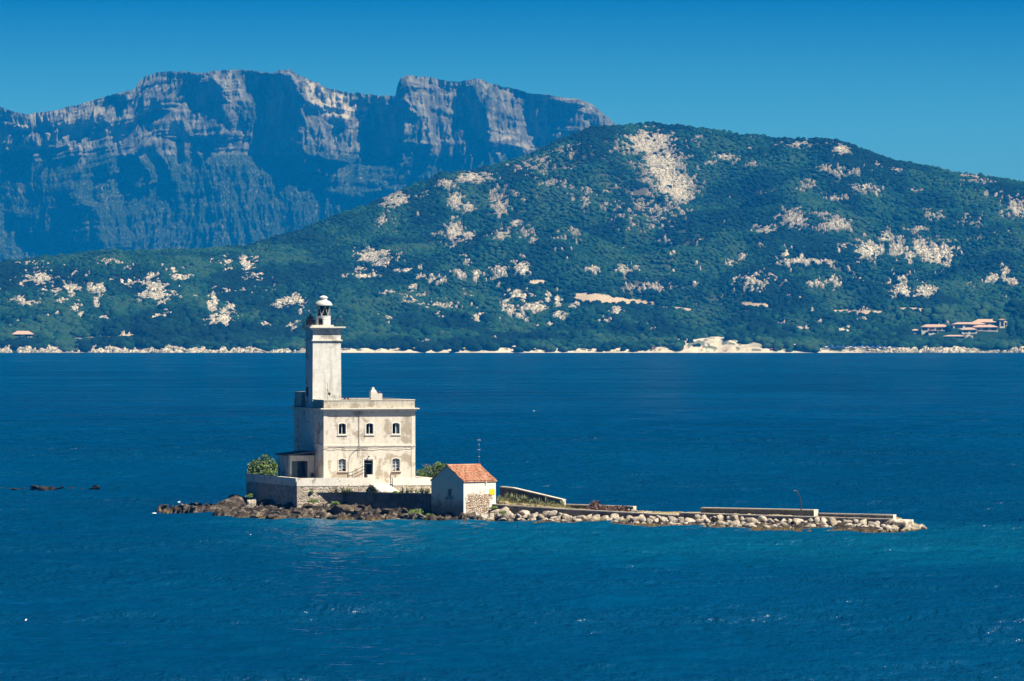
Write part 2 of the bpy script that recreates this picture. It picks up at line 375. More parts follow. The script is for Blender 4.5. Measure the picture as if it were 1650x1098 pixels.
keep = rng.uniform(0, 1, NB) < dens
_zz = sample_grid(Zr, bpx, bY); _row = HY + (CH - _zz - 3.5) * F / bY
keep &= ~((bpx > 1466) & (bpx < 1628) & (_row > 516) & (_row < 545))      # gardens of the villas
keep &= ~((bpx > 16) & (bpx < 58) & (_row > 534) & (_row < 544))
keep &= ~((bpx > 1316) & (bpx < 1446) & (bY < YS + 42))
bpx, bY, bt = bpx[keep], bY[keep], bt[keep]
bz = sample_grid(Zr, bpx, bY); bx = (bpx - 825) / F * bY
size = 1.5 + 1.5 * rng.uniform(0, 1, len(bx)) ** 2 + 1.3 * fbm(bx / 40, bY / 60, 2, 71)
size *= 1 + .8 * np.exp(-np.clip(bY - YS, 0, None) / 90)
def bush_mass(name, bx, by, bz, size, V, Fc, flat=.72, seed=1):
    r = np.random.default_rng(seed); n, k = len(bx), len(V)
    ang = r.uniform(0, 6.28, n); ca, sa = np.cos(ang), np.sin(ang)
    sx, sy, sz = size * r.uniform(.8, 1.25, n), size * r.uniform(.8, 1.25, n), size * r.uniform(.55, 1.0, n) * flat * 1.3
    jit = r.uniform(.72, 1.25, (n, k))
    vx = V[None, :, 0] * jit * sx[:, None]; vy = V[None, :, 1] * jit * sy[:, None]; vz = V[None, :, 2] * jit * sz[:, None]
    X = bx[:, None] + vx * ca[:, None] - vy * sa[:, None]; Y = by[:, None] + vx * sa[:, None] + vy * ca[:, None]
    Z = bz[:, None] + vz + sz[:, None] * .45
    co = np.stack([X, Y, Z], 2).reshape(-1, 3)
    fa = (Fc[None] + (np.arange(n) * k)[:, None, None]).reshape(-1, 3)
    me = np_mesh(name, co, fa)
    set_attr(me, 'tone', np.repeat(np.clip(.45 + .5 * r.normal(0, .45, n) + (fbm(bx / 45, by / 110, 4, 5) - .5) * 3.0, 0, 1), k))
    return me
me = bush_mass("scrub", bx, bY, bz, size, IV1, IF1)
def mat_scrub():
    s = NT("scrub_leaves"); p = s.pos()
    n = s.noise(p, 1.1, 3, .7)
    c = s.ramp(s.attr('tone'), [(0, (.002, .016, .011)), (.4, (.005, .036, .022)), (.75, (.012, .070, .036)), (1, (.034, .088, .045))])
    c = s.mix(s.ramp(n, [(.35, .55), (.6, 0.0)]), c, (.005, .018, .010))
    return s.fin(c, s.bump(n, 1, 1.0), .9, .1)
M_scrub = mat_scrub()
tag(link_mesh("scrub", me, M_scrub), kind='stuff')

# ============================================================ FAR MASSIF (limestone mountain)
mt = [(-400,215),(-200,190),(-80,160),(0,172),(25,181),(50,184),(90,177),(130,168),(165,158),(190,151),(215,145),(224,132),(235,122),(260,116),(300,116),(330,118),(350,114),
(390,113),(425,116),(437,119),(450,113),(465,112),(475,118),(500,130),(530,142),(560,149),(590,152),(620,154),(637,156),(640,140),(645,128),(655,122),
(680,124),(700,126),(720,130),(740,131),(760,128),(775,127),(785,133),(810,140),(830,144),(850,150),(880,152),(910,157),(935,160),(955,170),(975,185),
(990,199),(1010,215),(1060,260),(1150,320),(1300,400)]
MX, MY = np.array([p[0] for p in mt], float), np.array([p[1] for p in mt], float)
dark = [([(437,119),(470,114),(482,140),(490,165),(495,200),(495,245),(478,292),(455,270),(430,262),(417,235),(425,185)],1),
 ([(14,255),(45,246),(90,240),(125,232),(140,262),(122,300),(135,330),(160,345),(165,410),(60,410),(20,370),(0,330)],.9),
 ([(155,190),(172,180),(176,260),(168,330),(150,320),(148,230)],.8), ([(196,235),(222,205),(222,300),(205,330)],.7),
 ([(240,172),(300,180),(306,222),(235,222)],.9), ([(310,122),(345,120),(372,170),(366,218),(350,240),(312,212),(303,170)],.9),
 ([(636,150),(650,130),(668,200),(672,250),(655,262),(640,230)],.75), ([(600,196),(638,172),(652,240),(640,268),(600,255)],.95),
 ([(745,140),(768,150),(790,215),(782,238),(765,225),(750,180)],.9), ([(685,150),(705,140),(724,190),(722,240),(700,232)],.45),
 ([(835,172),(850,152),(900,158),(960,182),(950,215),(900,240),(850,222)],.75),
 ([(0,188),(18,190),(22,200),(0,204)],.9), ([(90,205),(112,200),(108,212),(92,215)],.8), ([(168,155),(190,150),(210,150),(180,170)],.8),
 ([(520,175),(548,172),(552,200),(530,215)],.4), ([(570,155),(590,150),(602,175),(585,190)],.7), ([(270,300),(290,290),(300,360),(275,400)],.5),
 ([(470,270),(520,262),(600,262),(640,290),(560,330),(470,300)],.6), ([(330,300),(352,290),(360,330),(340,400)],.5)]
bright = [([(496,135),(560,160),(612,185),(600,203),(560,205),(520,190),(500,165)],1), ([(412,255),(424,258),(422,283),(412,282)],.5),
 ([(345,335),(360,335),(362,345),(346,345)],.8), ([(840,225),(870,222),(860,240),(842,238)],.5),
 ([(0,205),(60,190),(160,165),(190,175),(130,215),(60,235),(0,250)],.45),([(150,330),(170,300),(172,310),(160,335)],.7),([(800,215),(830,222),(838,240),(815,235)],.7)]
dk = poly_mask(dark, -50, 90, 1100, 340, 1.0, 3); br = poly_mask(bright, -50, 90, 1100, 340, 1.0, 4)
mpx = np.arange(-330, 1240, 1.25); tv = np.linspace(0, 1, 330)
MP, MT = np.meshgrid(mpx, tv)
Ym = 11300.0
ridge = np.interp(MP, MX, MY)
ridge = ridge + (fbm(MP / 9, MP * 0, 4, 2) - .5) * 5.0
zt = CH - (ridge - HY) / F * Ym
zz = -1 + (zt + 1) * MT
xx = (MP - 825) / F * Ym
pyy = HY + (CH - zz) * F / Ym
cliff_top = ridge + 14; cliff_bot = ridge + 150 + 20 * (vn(MP / 80, MP * 0, 8) - .5)
cl = sstep(-10, 12, pyy - cliff_top) * (1 - sstep(-25, 25, pyy - cliff_bot))
# depth: rises back as it goes up (cliffs steep, slopes gentle)
dz = np.gradient(zz, axis=0)
steep = 0.24 * cl + 0.36 * (1 - cl)
steep = np.where(pyy < cliff_top, .6, steep)
depth = np.cumsum(dz * steep, axis=0)
jx_ = (fbm(MP / 14, pyy / 22, 4, 301, .6) - .5) * 22; jy_ = (fbm(MP / 16, pyy / 16, 4, 302, .6) - .5) * 46
D = dk(MP + jx_, pyy + jy_)
wx, wz = MP / 9167 * Ym, zz
warp = (fbm(wx / 120, wz / 140, 3, 12) - .5) * 70
ribs = (fbm((wx + warp) / 60, wz / 230, 4, 21, .6) - .5) * 120 * (.5 + .5 * cl)
ribs2 = (fbm((wx + warp) / 17, wz / 60, 4, 33, .65) - .5) * 42
ribs3 = (fbm(wx / 6, wz / 24, 4, 44, .65) - .5) * 15
ledge = (fbm(wx / 150, (wz + warp * .3) / 22, 3, 57) - .5) * 8
g = -2.3 * D + 0.0
damp = 1 - .6 * np.clip(D * 1.5, 0, 1)
dxw = (mpx[1] - mpx[0]) / F * Ym
integ = np.cumsum(g * dxw, axis=1)
# keep it bounded: relax towards a running mean
k = 151; ker = np.ones(k) / k
pad = np.pad(integ, ((0, 0), (k // 2, k // 2)), mode='edge')
cs = np.cumsum(np.pad(pad, ((0, 0), (1, 0))), axis=1); run = (cs[:, k:] - cs[:, :-k]) / k
integ = integ - run
Yc = Ym + depth + ribs * damp + ribs2 * damp + ribs3 * (1 - .5 * D) + ledge * damp + integ
# natural position: scale x and z with the true distance so the outline stays where it is seen
xc = (MP - 825) / F * Yc; zc = CH - (pyy - HY) / F * Yc
zc = np.where(MT < 0.03, zz, zc)
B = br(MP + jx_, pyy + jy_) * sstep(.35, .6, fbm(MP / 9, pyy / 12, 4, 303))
vegm = sstep(.40, .60, fbm(wx / 26, wz / 60, 5, 81, .65) + .26 * sstep(200, 320, pyy) + .05 - .22 * (pyy < 250) - .3 * B)
co = np.stack([xc.ravel(), Yc.ravel(), zc.ravel()], 1)
fr = grid_faces(*MP.shape)
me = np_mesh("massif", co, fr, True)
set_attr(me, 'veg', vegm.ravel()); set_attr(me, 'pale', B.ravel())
def mat_massif():
    s = NT("limestone"); p = s.pos()
    n1 = s.noise(s.pos((1, 1, .22)), .055, 6, .65); n2 = s.noise(p, .16, 4, .7)
    rock = s.ramp(n1, [(.33, (.03, .035, .04)), (.5, (.10, .105, .11)), (.66, (.25, .25, .25))])
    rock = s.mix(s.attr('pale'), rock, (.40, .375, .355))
    c = s.mix(s.math('MULTIPLY', s.attr('veg'), s.ramp(n2, [(.50, 1.0), (.70, .15)])), rock, (.012, .030, .018))
    return s.fin(c, s.bump(n1, 1, 9.0, s.bump(n2, 1, 4.0)), .95, .1)
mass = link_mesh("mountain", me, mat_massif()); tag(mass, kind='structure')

# ============================================================ SEA
def mat_water():
    s = NT("sea_water")
    w1 = s.noise(s.pos((1, .8, 1)), .42, 3, .6); w2 = s.noise(s.pos((1.0, .7, 1)), 1.7, 3, .6)
    h = s.math('ADD', w1, s.math('MULTIPLY', w2, .34))
    gust = s.noise(s.pos((.35, 1, 1)), .022, 5, .6); gust2 = s.noise(s.pos((.3, 1, 1)), .16, 3, .6)
    g = s.math('ADD', s.math('MULTIPLY', gust, .6), s.math('MULTIPLY', gust2, .4))
    deep = s.ramp(s.noise(s.pos((1, .25, 1)), .012, 3, .5), [(.35, (.000, .038, .104)), (.7, (.000, .056, .142))])
    c = s.mix(s.attr('shallow'), deep, (.002, .115, .20))
    s.b.inputs['IOR'].default_value = 1.33
    b = s.n("ShaderNodeBump"); s.l(s.math('ADD', s.math('MULTIPLY', s.attr('far'), 5.0), 1.0), b.inputs['Distance']); s.l(h, b.inputs['Height'])
    s.l(s.ramp(g, [(.38, .25), (.62, 1.0)]), b.inputs['Strength'])
    s.fin(c, b.outputs[0], s.ramp(g, [(.38, .17), (.62, .32)]), .5)
    s.l(s.math('SUBTRACT', .5, s.math('MULTIPLY', s.attr('far'), .46)), s.b.inputs['Specular IOR Level'])
    return s.m
M_water = mat_water()
def wave_z(x, y, cut):
    r = np.random.default_rng(11); z = 0
    for i in range(44):
        lam = 0.9 * (16 / 0.9) ** (i / 43.0); k = 2 * math.pi / lam
        th = math.radians(96 + r.normal(0, 20)); ph = r.uniform(0, 6.28)
        a = 0.0085 * lam ** 0.95 if lam < 7 else 0.0085 * 7 ** .95 * (7 / lam) ** .9
        if 2.5 < lam < 10: a *= 1.25
        fade = 1 - sstep(.30, .55, cut / lam)
        # groups of higher and lower waves
        z = z + a * fade * np.sin(k * (x * math.cos(th) + y * math.sin(th)) + ph)
    env = .65 + .8 * fbm(x / 22, y / 14, 3, 61)
    return z * env
wpx_ = np.arange(-260, 1911, 3.0); rows = []; Yv = 325.0
while Yv < 5080:
    rows.append(Yv); Yv += .27 if Yv < 470 else (.34 if Yv < 700 else .34 * (Yv / 700) ** 3.2)
wY = np.array(rows); cutr = np.gradient(wY)
PXw, YW = np.meshgrid(wpx_, wY); XW = (PXw - 825) / F * YW
ZW = wave_z(XW, YW, np.repeat(np.maximum(cutr, 3 * wY / F)[:, None], len(wpx_), 1))
# shallows in front of the islet and along the mole
shal = sstep(505, 575, YW + .30 * XW) * (1 - sstep(640, 670, YW + .45 * XW)) * sstep(-38, -4, XW) * (.55 + .5 * fbm(XW / 30, YW / 60, 3, 4))
shal = shal + 1.2 * np.exp(-((XW + 20) / 9) ** 2 - ((YW - 640) / 14) ** 2)
me = np_mesh("sea", np.stack([XW.ravel(), YW.ravel(), ZW.ravel()], 1), grid_faces(*XW.shape))
set_attr(me, 'shallow', (np.clip(shal, 0, 1) * .42).ravel()); set_attr(me, 'far', sstep(700, 2200, YW).ravel())
tag(link_mesh("water", me, M_water), kind='structure')
# the sea beyond the modelled waves
ys = np.array([-900., 0., 300., 320., 5060., 5120., 9000., 13000.]); xs = np.linspace(-9000, 9000, 61)
XX, YYw = np.meshgrid(xs, ys)
me = np_mesh("sea_sheet", np.stack([XX.ravel(), YYw.ravel(), XX.ravel() * 0 - .42], 1), grid_faces(*XX.shape))
tag(link_mesh("sea", me, M_water), kind='structure')
me = np_mesh("seabed", np.array([(-9500, -950, -12), (9500, -950, -12), (9500, 13300, -12), (-9500, 13300, -12)]), np.array([[0, 1, 2, 3]]))
s_ = NT("seabed_sand"); tag(link_mesh("ground", me, s_.fin((.3, .27, .2))), kind='structure')

# ============================================================ MATERIALS OF THE ISLET
def mat_plaster(name, base, worn, stone, amt=.5, sc=1.0, streak=.5, low=None):
    """old lime plaster with bare patches, rain streaks and grime"""
    s = NT(name); p = s.coord('Object')
    n1 = s.noise(p, .55 * sc, 6, .62); n2 = s.noise(p, 2.3 * sc, 5, .65); n3 = s.noise(p, 9 * sc, 3, .6)
    st = s.noise(s.coord('Object', (2.2, 2.2, .18)), 1.2 * sc, 4, .6)
    c = s.mix(s.ramp(n2, [(.35, 0.0), (.65, 1.0)]), base, worn)
    c = s.mix(s.ramp(n1, [(amt - .02, 0.0), (amt + .05, 1.0)]), c, s.mix(s.ramp(n3, [(.4, 0.0), (.6, 1.0)]), stone, tuple(x * .72 for x in stone)))
    c = s.mix(s.math('MULTIPLY', s.ramp(st, [(.50, 0.0), (.72, 1.0)]), streak), c, tuple(x * .45 for x in base))
    c = s.mix(s.ramp(n3, [(.30, .35), (.42, 0.0)]), c, (.16, .14, .11))
    h = s.math('ADD', s.math('MULTIPLY', n1, .6), s.math('MULTIPLY', n3, .25))
    return s.fin(c, s.bump(h, .7, .06), .93, .12)
def mat_masonry(name, cols, mortar, sx=1.6, sz=3.0, bumpd=.07):
    s = NT(name); p = s.coord('Object', (sx, sx, sz))
    w = s.noise(s.coord('Object'), 1.4, 3); vadd = s.n("ShaderNodeVectorMath", operation='ADD')
    s.l(p, vadd.inputs[0]); s.l(s.mix(.8, (0, 0, 0), w), vadd.inputs[1])
    d = s.vor(vadd.outputs[0], 1.0, 'DISTANCE_TO_EDGE'); cc = s.vor(vadd.outputs[0], 1.0, 'F1', 'Color')
    sep = s.n("ShaderNodeSeparateColor"); s.l(cc, sep.inputs[0])
    c = s.ramp(sep.outputs[0], [(i / (len(cols) - 1), c_) for i, c_ in enumerate(cols)])
    n = s.noise(s.coord('Object'), 7, 4, .6)
    c = s.mix(s.ramp(n, [(.35, .4), (.6, 0.0)]), c, tuple(x * .5 for x in cols[0]))
    c = s.mix(s.ramp(d, [(.02, 1.0), (.09, 0.0)]), c, mortar)
    h = s.math('ADD', s.ramp(d, [(0, 0.0), (.16, 1.0)]), s.math('MULTIPLY', n, .3))
    return s.fin(c, s.bump(h, .9, bumpd), .95, .1)
def mat_plain(name, col, rough=.6, spec=.3, var=.25, sc=6.0, metal=0):
    s = NT(name); n = s.noise(s.coord('Object'), sc, 4, .6)
    c = s.mix(s.ramp(n, [(.35, var), (.62, 0.0)]), col, tuple(x * .45 for x in col))
    return s.fin(c, s.bump(n, .3, .02), rough, spec, metal)
def mat_rock(name, a, b, c3, wet=True, sc=1.0):
    s = NT(name); p = s.pos(); n1 = s.noise(p, 1.1 * sc, 6, .65); n2 = s.noise(p, 4.5 * sc, 4, .65)
    oi = s.n("ShaderNodeObjectInfo")
    c = s.ramp(n1, [(.33, a), (.52, b), (.68, c3)])
    c = s.mix(s.ramp(n2, [(.33, .6), (.5, 0.0)]), c, tuple(x * .35 for x in a))
    c = s.mix(s.math('MULTIPLY', oi.outputs['Random'], .25), c, tuple(x * .8 for x in (b[0] * 1.05, b[1] * .85, b[2] * .62)))
    if wet:   # weed and wet stain up to a fixed level above the sea
        g = s.n("ShaderNodeNewGeometry"); sep = s.n("ShaderNodeSeparateXYZ"); s.l(g.outputs['Position'], sep.inputs[0])
        lv = s.math('ADD', sep.outputs['Z'], s.math('MULTIPLY', s.math('SUBTRACT', n2, .5), .9))
        c = s.mix(s.ramp(lv, [(.16, 1.0), (.42, 0.0)]), c, s.mix(s.ramp(n2, [(.4, 0.0), (.6, 1.0)]), (.022, .018, .010), (.20, .14, .055)))
    return s.fin(c, s.bump(s.math('ADD', n1, s.math('MULTIPLY', n2, .4)), .9, .14), .9, .15)
def mat_leaf(name, a, b, c3):
    s = NT(name); p = s.pos(); n = s.noise(p, 2.2, 3, .6)
    c = s.mix(s.attr('tone'), s.ramp(n, [(.35, a), (.65, b)]), c3)
    return s.fin(c, None, .6, .3)

M_house = mat_plaster("weathered_plaster", (.80, .76, .68), (.68, .62, .53), (.52, .45, .35), .53, 1.0, .35)
M_tower = mat_plaster("white_limewash", (.84, .83, .78), (.70, .68, .61), (.46, .43, .37), .58, .8, .75)
M_trim = mat_plaster("pale_trim", (.82, .78, .70), (.70, .65, .56), (.55, .49, .40), .62, 1.6, .25)
M_parapet = mat_plaster("stained_parapet", (.66, .61, .52), (.54, .49, .40), (.42, .37, .29), .52, 1.3, .7)
M_white = mat_plain("white_paint", (.82, .81, .77), .5, .35, .12)
M_terr = mat_plaster("limewashed_terrace", (.86, .83, .77), (.74, .70, .62), (.48, .42, .34), .60, 1.8, .3)
M_stone = mat_masonry("rough_stone", [(.26, .22, .17), (.50, .42, .33), (.62, .55, .46), (.42, .33, .24)], (.56, .51, .44))
M_stone2 = mat_masonry("orange_rubble", [(.36, .22, .13), (.62, .43, .28), (.72, .58, .44), (.50, .34, .20), (.66, .60, .52)], (.58, .50, .40), 3.2, 6.0)
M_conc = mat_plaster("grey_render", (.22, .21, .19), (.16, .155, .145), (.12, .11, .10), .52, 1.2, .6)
M_cap = mat_plaster("pale_capping", (.78, .73, .64), (.66, .60, .50), (.45, .40, .33), .60, 2.2, .2)
M_dark = mat_plain("dark_interior", (.012, .013, .015), .9, .05)
M_iron = mat_plain("black_iron", (.035, .035, .04), .55, .4)
M_rust = mat_plain("rusty_iron", (.20, .075, .035), .8, .2)
M_glass = mat_plain("window_glass", (.03, .05, .07), .12, .6, 0)
M_wood = mat_plain("grey_wood", (.30, .27, .23), .8, .2)
M_green = mat_plain("grey_green_shutter", (.10, .17, .17), .7, .2)
M_tile = None
M_rock = mat_rock("boulder_stone", (.24, .205, .165), (.47, .42, .355), (.70, .65, .57))
M_shore = mat_rock("shore_rock", (.05, .04, .03), (.13, .10, .07), (.36, .30, .22))
M_leaf = mat_leaf("bush_leaves", (.05, .11, .022), (.11, .21, .04), (.26, .32, .08))
M_agave = mat_leaf("agave_leaves", (.05, .085, .04), (.11, .16, .07), (.30, .31, .16))
M_dry = mat_leaf("dry_twigs", (.09, .045, .035), (.17, .085, .06), (.26, .17, .11))

# ============================================================ MESH BUILDER
class MB:
    def __init__(s): s.bm = bmesh.new()
    def box(s, x0, x1, y0, y1, z0, z1, M=None, taper=None):
        v = []
        for z in (z0, z1):
            t = taper if (taper and z == z1) else 0.0
            for x, y in ((x0 + t, y0 + t), (x1 - t, y0 + t), (x1 - t, y1 - t), (x0 + t, y1 - t)):
                q = Vector((x, y, z)); v.append(s.bm.verts.new(M @ q if M else q))
        for f in ((3, 2, 1, 0), (4, 5, 6, 7), (0, 1, 5, 4), (1, 2, 6, 5), (2, 3, 7, 6), (3, 0, 4, 7)):
            s.bm.faces.new([v[i] for i in f])
        return s
    def prism(s, pts, z0, z1):
        """pts: plan outline; z0/z1 numbers or per-point lists"""
        n = len(pts); a = z0 if isinstance(z0, (list, tuple)) else [z0] * n; b = z1 if isinstance(z1, (list, tuple)) else [z1] * n
        lo = [s.bm.verts.new((pts[i][0], pts[i][1], a[i])) for i in range(n)]; hi = [s.bm.verts.new((pts[i][0], pts[i][1], b[i])) for i in range(n)]
        s.bm.faces.new(lo[::-1]); s.bm.faces.new(hi)
        for i in range(n): j = (i + 1) % n; s.bm.faces.new([lo[i], lo[j], hi[j], hi[i]])
        return s
    def extrude_y(s, prof, y0, y1):
        """prof: closed x,z outline extruded along y"""
        a = [s.bm.verts.new((x, y0, z)) for x, z in prof]; b = [s.bm.verts.new((x, y1, z)) for x, z in prof]; n = len(prof)
        s.bm.faces.new(a); s.bm.faces.new(b[::-1])
        for i in range(n): j = (i + 1) % n; s.bm.faces.new([a[j], a[i], b[i], b[j]])
        return s
    def ring(s, outer, inner, y0, y1):
        """frame between two x,z outlines with equal point counts"""
        n = len(outer); A = [s.bm.verts.new((x, y0, z)) for x, z in outer]; B = [s.bm.verts.new((x, y0, z)) for x, z in inner]
        C = [s.bm.verts.new((x, y1, z)) for x, z in outer]; D = [s.bm.verts.new((x, y1, z)) for x, z in inner]
        for i in range(n):
            j = (i + 1) % n
            s.bm.faces.new([A[i], A[j], B[j], B[i]]); s.bm.faces.new([C[j], C[i], D[i], D[j]])
            s.bm.faces.new([A[j], A[i], C[i], C[j]]); s.bm.faces.new([B[i], B[j], D[j], D[i]])
        return s
    def lathe(s, prof, c=(0, 0), seg=24):
        rings = []
        for r, z in prof:
            if r < 1e-4: rings.append([s.bm.verts.new((c[0], c[1], z))])
            else: rings.append([s.bm.verts.new((c[0] + r * math.cos(2 * math.pi * i / seg), c[1] + r * math.sin(2 * math.pi * i / seg), z)) for i in range(seg)])
        for a, b in zip(rings, rings[1:]):
            for i in range(seg):
                j = (i + 1) % seg
                if len(a) == 1 and len(b) == 1: continue
                if len(a) == 1: s.bm.faces.new([a[0], b[j], b[i]])
                elif len(b) == 1: s.bm.faces.new([a[i], a[j], b[0]])
                else: s.bm.faces.new([a[i], a[j], b[j], b[i]])
        return s
    def tube(s, pts, r, seg=6):
        pts = [Vector(p) for p in pts]; rr = r if isinstance(r, (list, tuple)) else [r] * len(pts); prev = None
        for k, p in enumerate(pts):
            d = (pts[min(k + 1, len(pts) - 1)] - pts[max(k - 1, 0)]).normalized()
            up = Vector((0, 0, 1)) if abs(d.z) < .9 else Vector((1, 0, 0))
            a = d.cross(up).normalized(); b = d.cross(a)
            ringv = [s.bm.verts.new(p + rr[k] * (math.cos(2 * math.pi * i / seg) * a + math.sin(2 * math.pi * i / seg) * b)) for i in range(seg)]
            if prev:
                for i in range(seg): j = (i + 1) % seg; s.bm.faces.new([prev[i], prev[j], ringv[j], ringv[i]])
            else: s.bm.faces.new(ringv[::-1])
            prev = ringv
        s.bm.faces.new(prev); return s
    def build(s, name, mats, parent=None, smooth=False, bevel=0, M=None):
        if M is not None: s.bm.transform(M)
        bmesh.ops.recalc_face_normals(s.bm, faces=s.bm.faces)
        me = bpy.data.meshes.new(name)
        for f in s.bm.faces: f.smooth = smooth
        s.bm.to_mesh(me); s.bm.free()
        o = link_mesh(name, me, mats, parent)
        if bevel:
            m = o.modifiers.new("bevel", 'BEVEL'); m.width = bevel; m.segments = 2; m.limit_method = 'ANGLE'
        return o

# ============================================================ LIGHTHOUSE
TH = math.radians(16.5)
HX, HYY = (522 - 825) / F * 661, 661.0
def L(u, v, z=0.0):
    return Vector((HX + u * math.cos(TH) - v * math.sin(TH), HYY + u * math.sin(TH) + v * math.cos(TH), z))
lh = empty("lighthouse", (HX, HYY, 0), TH)
tag(lh, "old white square lighthouse tower rising from a two-storey keeper's house on the rocky islet", "lighthouse")
HW, HD, ZB = 10.95, 14.0, 3.9

def boolean_cut(o, cutters):
    dg = None
    for c in cutters:
        m = o.modifiers.new("cut", 'BOOLEAN'); m.operation = 'DIFFERENCE'; m.object = c; m.solver = 'EXACT'
    bpy.context.view_layer.update()
    dg = bpy.context.evaluated_depsgraph_get()
    me = bpy.data.meshes.new_from_object(o.evaluated_get(dg))
    o.modifiers.clear(); o.data = me
    for c in cutters: bpy.data.objects.remove(c)
def arch(x0, x1, z0, z1, rise, n=6):
    pts = [(x0, z0), (x1, z0)]
    for i in range(n + 1):
        t = i / n; x = x1 + (x0 - x1) * t
        pts.append((x, z1 - rise + rise * (1 - (2 * t - 1) ** 2)))
    return pts
wins_up = [(2.2, .86, 9.62, 10.85), (5.5, .86, 9.62, 10.85), (8.68, .86, 9.62, 10.88)]
wins_lo = [(2.2, .90, 5.28, 6.72), (8.68, .90, 5.28, 6.74)]
door = (5.35, 1.12, ZB, 6.55)
side_w = [(7.4, .8, 9.5, 10.9), (2.4, .8, 9.6, 10.8)]

wall = MB().box(0, HW, 0, HD, 1.6, 12.45).build("house_wall", M_house, lh)
cut = [MB().box(.45, HW - .45, .45, HD - .45, 1.9, 12.2).build("cutter", M_dark, lh)]
for c, w, z0, z1 in wins_up + wins_lo:
    cut.append(MB().extrude_y(arch(c - w / 2, c + w / 2, z0, z1, .14), -1, .8).build("cutter", M_dark, lh))
cut.append(MB().box(door[0] - door[1] / 2, door[0] + door[1] / 2, -1, .8, door[2], door[3]).build("cutter", M_dark, lh))
for c, w, z0, z1 in side_w: cut.append(MB().box(-1, .8, c - w / 2, c + w / 2, z0, z1).build("cutter", M_dark, lh))
boolean_cut(wall, cut)
# band at mid height and plinth
MB().box(-.07, HW + .07, -.07, HD + .05, 8.14, 8.40).build("string_course", M_trim, lh, bevel=.02)
MB().box(-.05, .42, -.045, 0.003, ZB, 12.44).build("quoin", M_trim, lh)
MB().box(HW - .42, HW + .05, -.045, 0.003, ZB, 12.44).build("quoin", M_trim, lh)
# cornice and parapet
MB().box(-.5, HW + .45, -.5, HD + .42, 12.47, 12.60).box(-.2, HW + .2, -.2, HD + .2, 12.30, 12.468).build("cornice", M_trim, lh, bevel=.02)
par = MB().box(.0, HW, 0, .32, 12.602, 13.50).box(HW - .32, HW, .322, HD - .32, 12.602, 13.50).box(0, HW, HD - .318, HD, 12.602, 13.5).box(0, .32, .322, 5.05, 12.602, 13.50).build("parapet", M_parapet, lh)
MB().box(-.05, HW + .05, -.05, .37, 13.502, 13.60).box(HW - .37, HW + .05, .372, HD + .05, 13.502, 13.60).box(-.05, HW - .372, HD - .37, HD + .05, 13.502, 13.6).box(-.05, .37, .372, 5.03, 13.502, 13.6).build("parapet_capping", M_cap, lh)
MB().box(.325, HW - .325, .325, HD - .322, 12.605, 12.72).build("roof_terrace", M_conc, lh)
MB().box(.01, 2.3, 10.6, 13.6, 12.73, 14.35).box(-.03, 2.35, 10.55, 13.65, 14.352, 14.42).build("roof_stairhead", M_parapet, lh)
MB().box(.01, 1.6, 9.1, 10.3, 12.73, 14.28).build("roof_hatch", M_conc, lh)
# chimney with a broken left stack
ch = MB().box(6.15, 6.95, 1.9, 2.6, 12.73, 14.45, taper=.0).box(6.957, 7.55, 1.95, 2.6, 12.73, 14.28).build("chimney", M_trim, lh)
MB().box(6.15, 6.88, 1.9, 2.6, 14.452, 14.72, taper=.12).box(6.32, 6.66, 2.0, 2.5, 14.725, 15.02, taper=.06).build("chimney_top", M_trim, ch)
MB().lathe([(.09, 14.285), (.11, 14.42), (.08, 14.55), (0, 14.56)], (7.28, 2.25), 10).build("chimney_pot", M_rust, ch)
for k, (u, s_) in enumerate(((2.55, 1.0), (2.95, .8))):
    MB().lathe([(.12 * s_, 13.602), (.17 * s_, 13.80), (.19 * s_, 13.84), (0, 13.83)], (u, .16), 10).build("terracotta_pot", M_rust, lh)

def window(c, w, z0, z1, style):
    fr = MB().ring(arch(c - w / 2 - .13, c + w / 2 + .13, z0 - .12, z1 + .12, .17), arch(c - w / 2, c + w / 2, z0, z1, .14), -.04, .02).build("window", M_white if style != 'low' else M_trim, lh)
    MB().box(c - w / 2 - .18, c + w / 2 + .18, -.10, -.042, z0 - .2, z0 - .122).build("sill", M_rust if style == 'low' else M_trim, fr)
    s = MB()
    s.box(c - w / 2, c - w / 2 + .05, .18, .25, z0, z1 - .05); s.box(c + w / 2 - .05, c + w / 2, .18, .25, z0, z1 - .05)
    s.box(c - .03, c + .03, .178, .252, z0, z1 - .02)
    if style == 'low':
        for t in (.25, .5, .75): s.box(c - w / 2 + .051, c + w / 2 - .051, .16, .177, z0 + (z1 - z0) * t - .015, z0 + (z1 - z0) * t + .015)
    s.build("sash", M_white, fr)
    if style == 'low':
        MB().box(c - w / 2 + .05, c + w / 2 - .05, .26, .27, z0 + .3, z1 - .1).build("pane", M_glasslow, fr)
        MB().box(c - w / 2 + .05, c + .1, .275, .29, z0 + .1, z0 + .85).build("board", M_white, fr)
    elif style == 'shut': MB().box(c + .03, c + w / 2 - .05, .20, .24, z0, z1 - .1).build("shutter", M_green, fr)
    return fr
M_glasslow = mat_plain("dusty_glass", (.16, .24, .32), .3, .5, .3, 3)
for i, (c, w, z0, z1) in enumerate(wins_up): window(c, w, z0, z1, 'shut' if i == 2 else 'up')
for c, w, z0, z1 in wins_lo: window(c, w, z0, z1, 'low')
for c, w, z0, z1 in side_w:
    fr = MB().box(-.04, .02, c - w / 2 - .1, c - w / 2 - .002, z0, z1).box(-.04, .02, c + w / 2 + .002, c + w / 2 + .1, z0, z1).box(-.05, .02, c - w / 2 - .1, c + w / 2 + .1, z1 + .002, z1 + .12).build("window", M_parapet, lh)
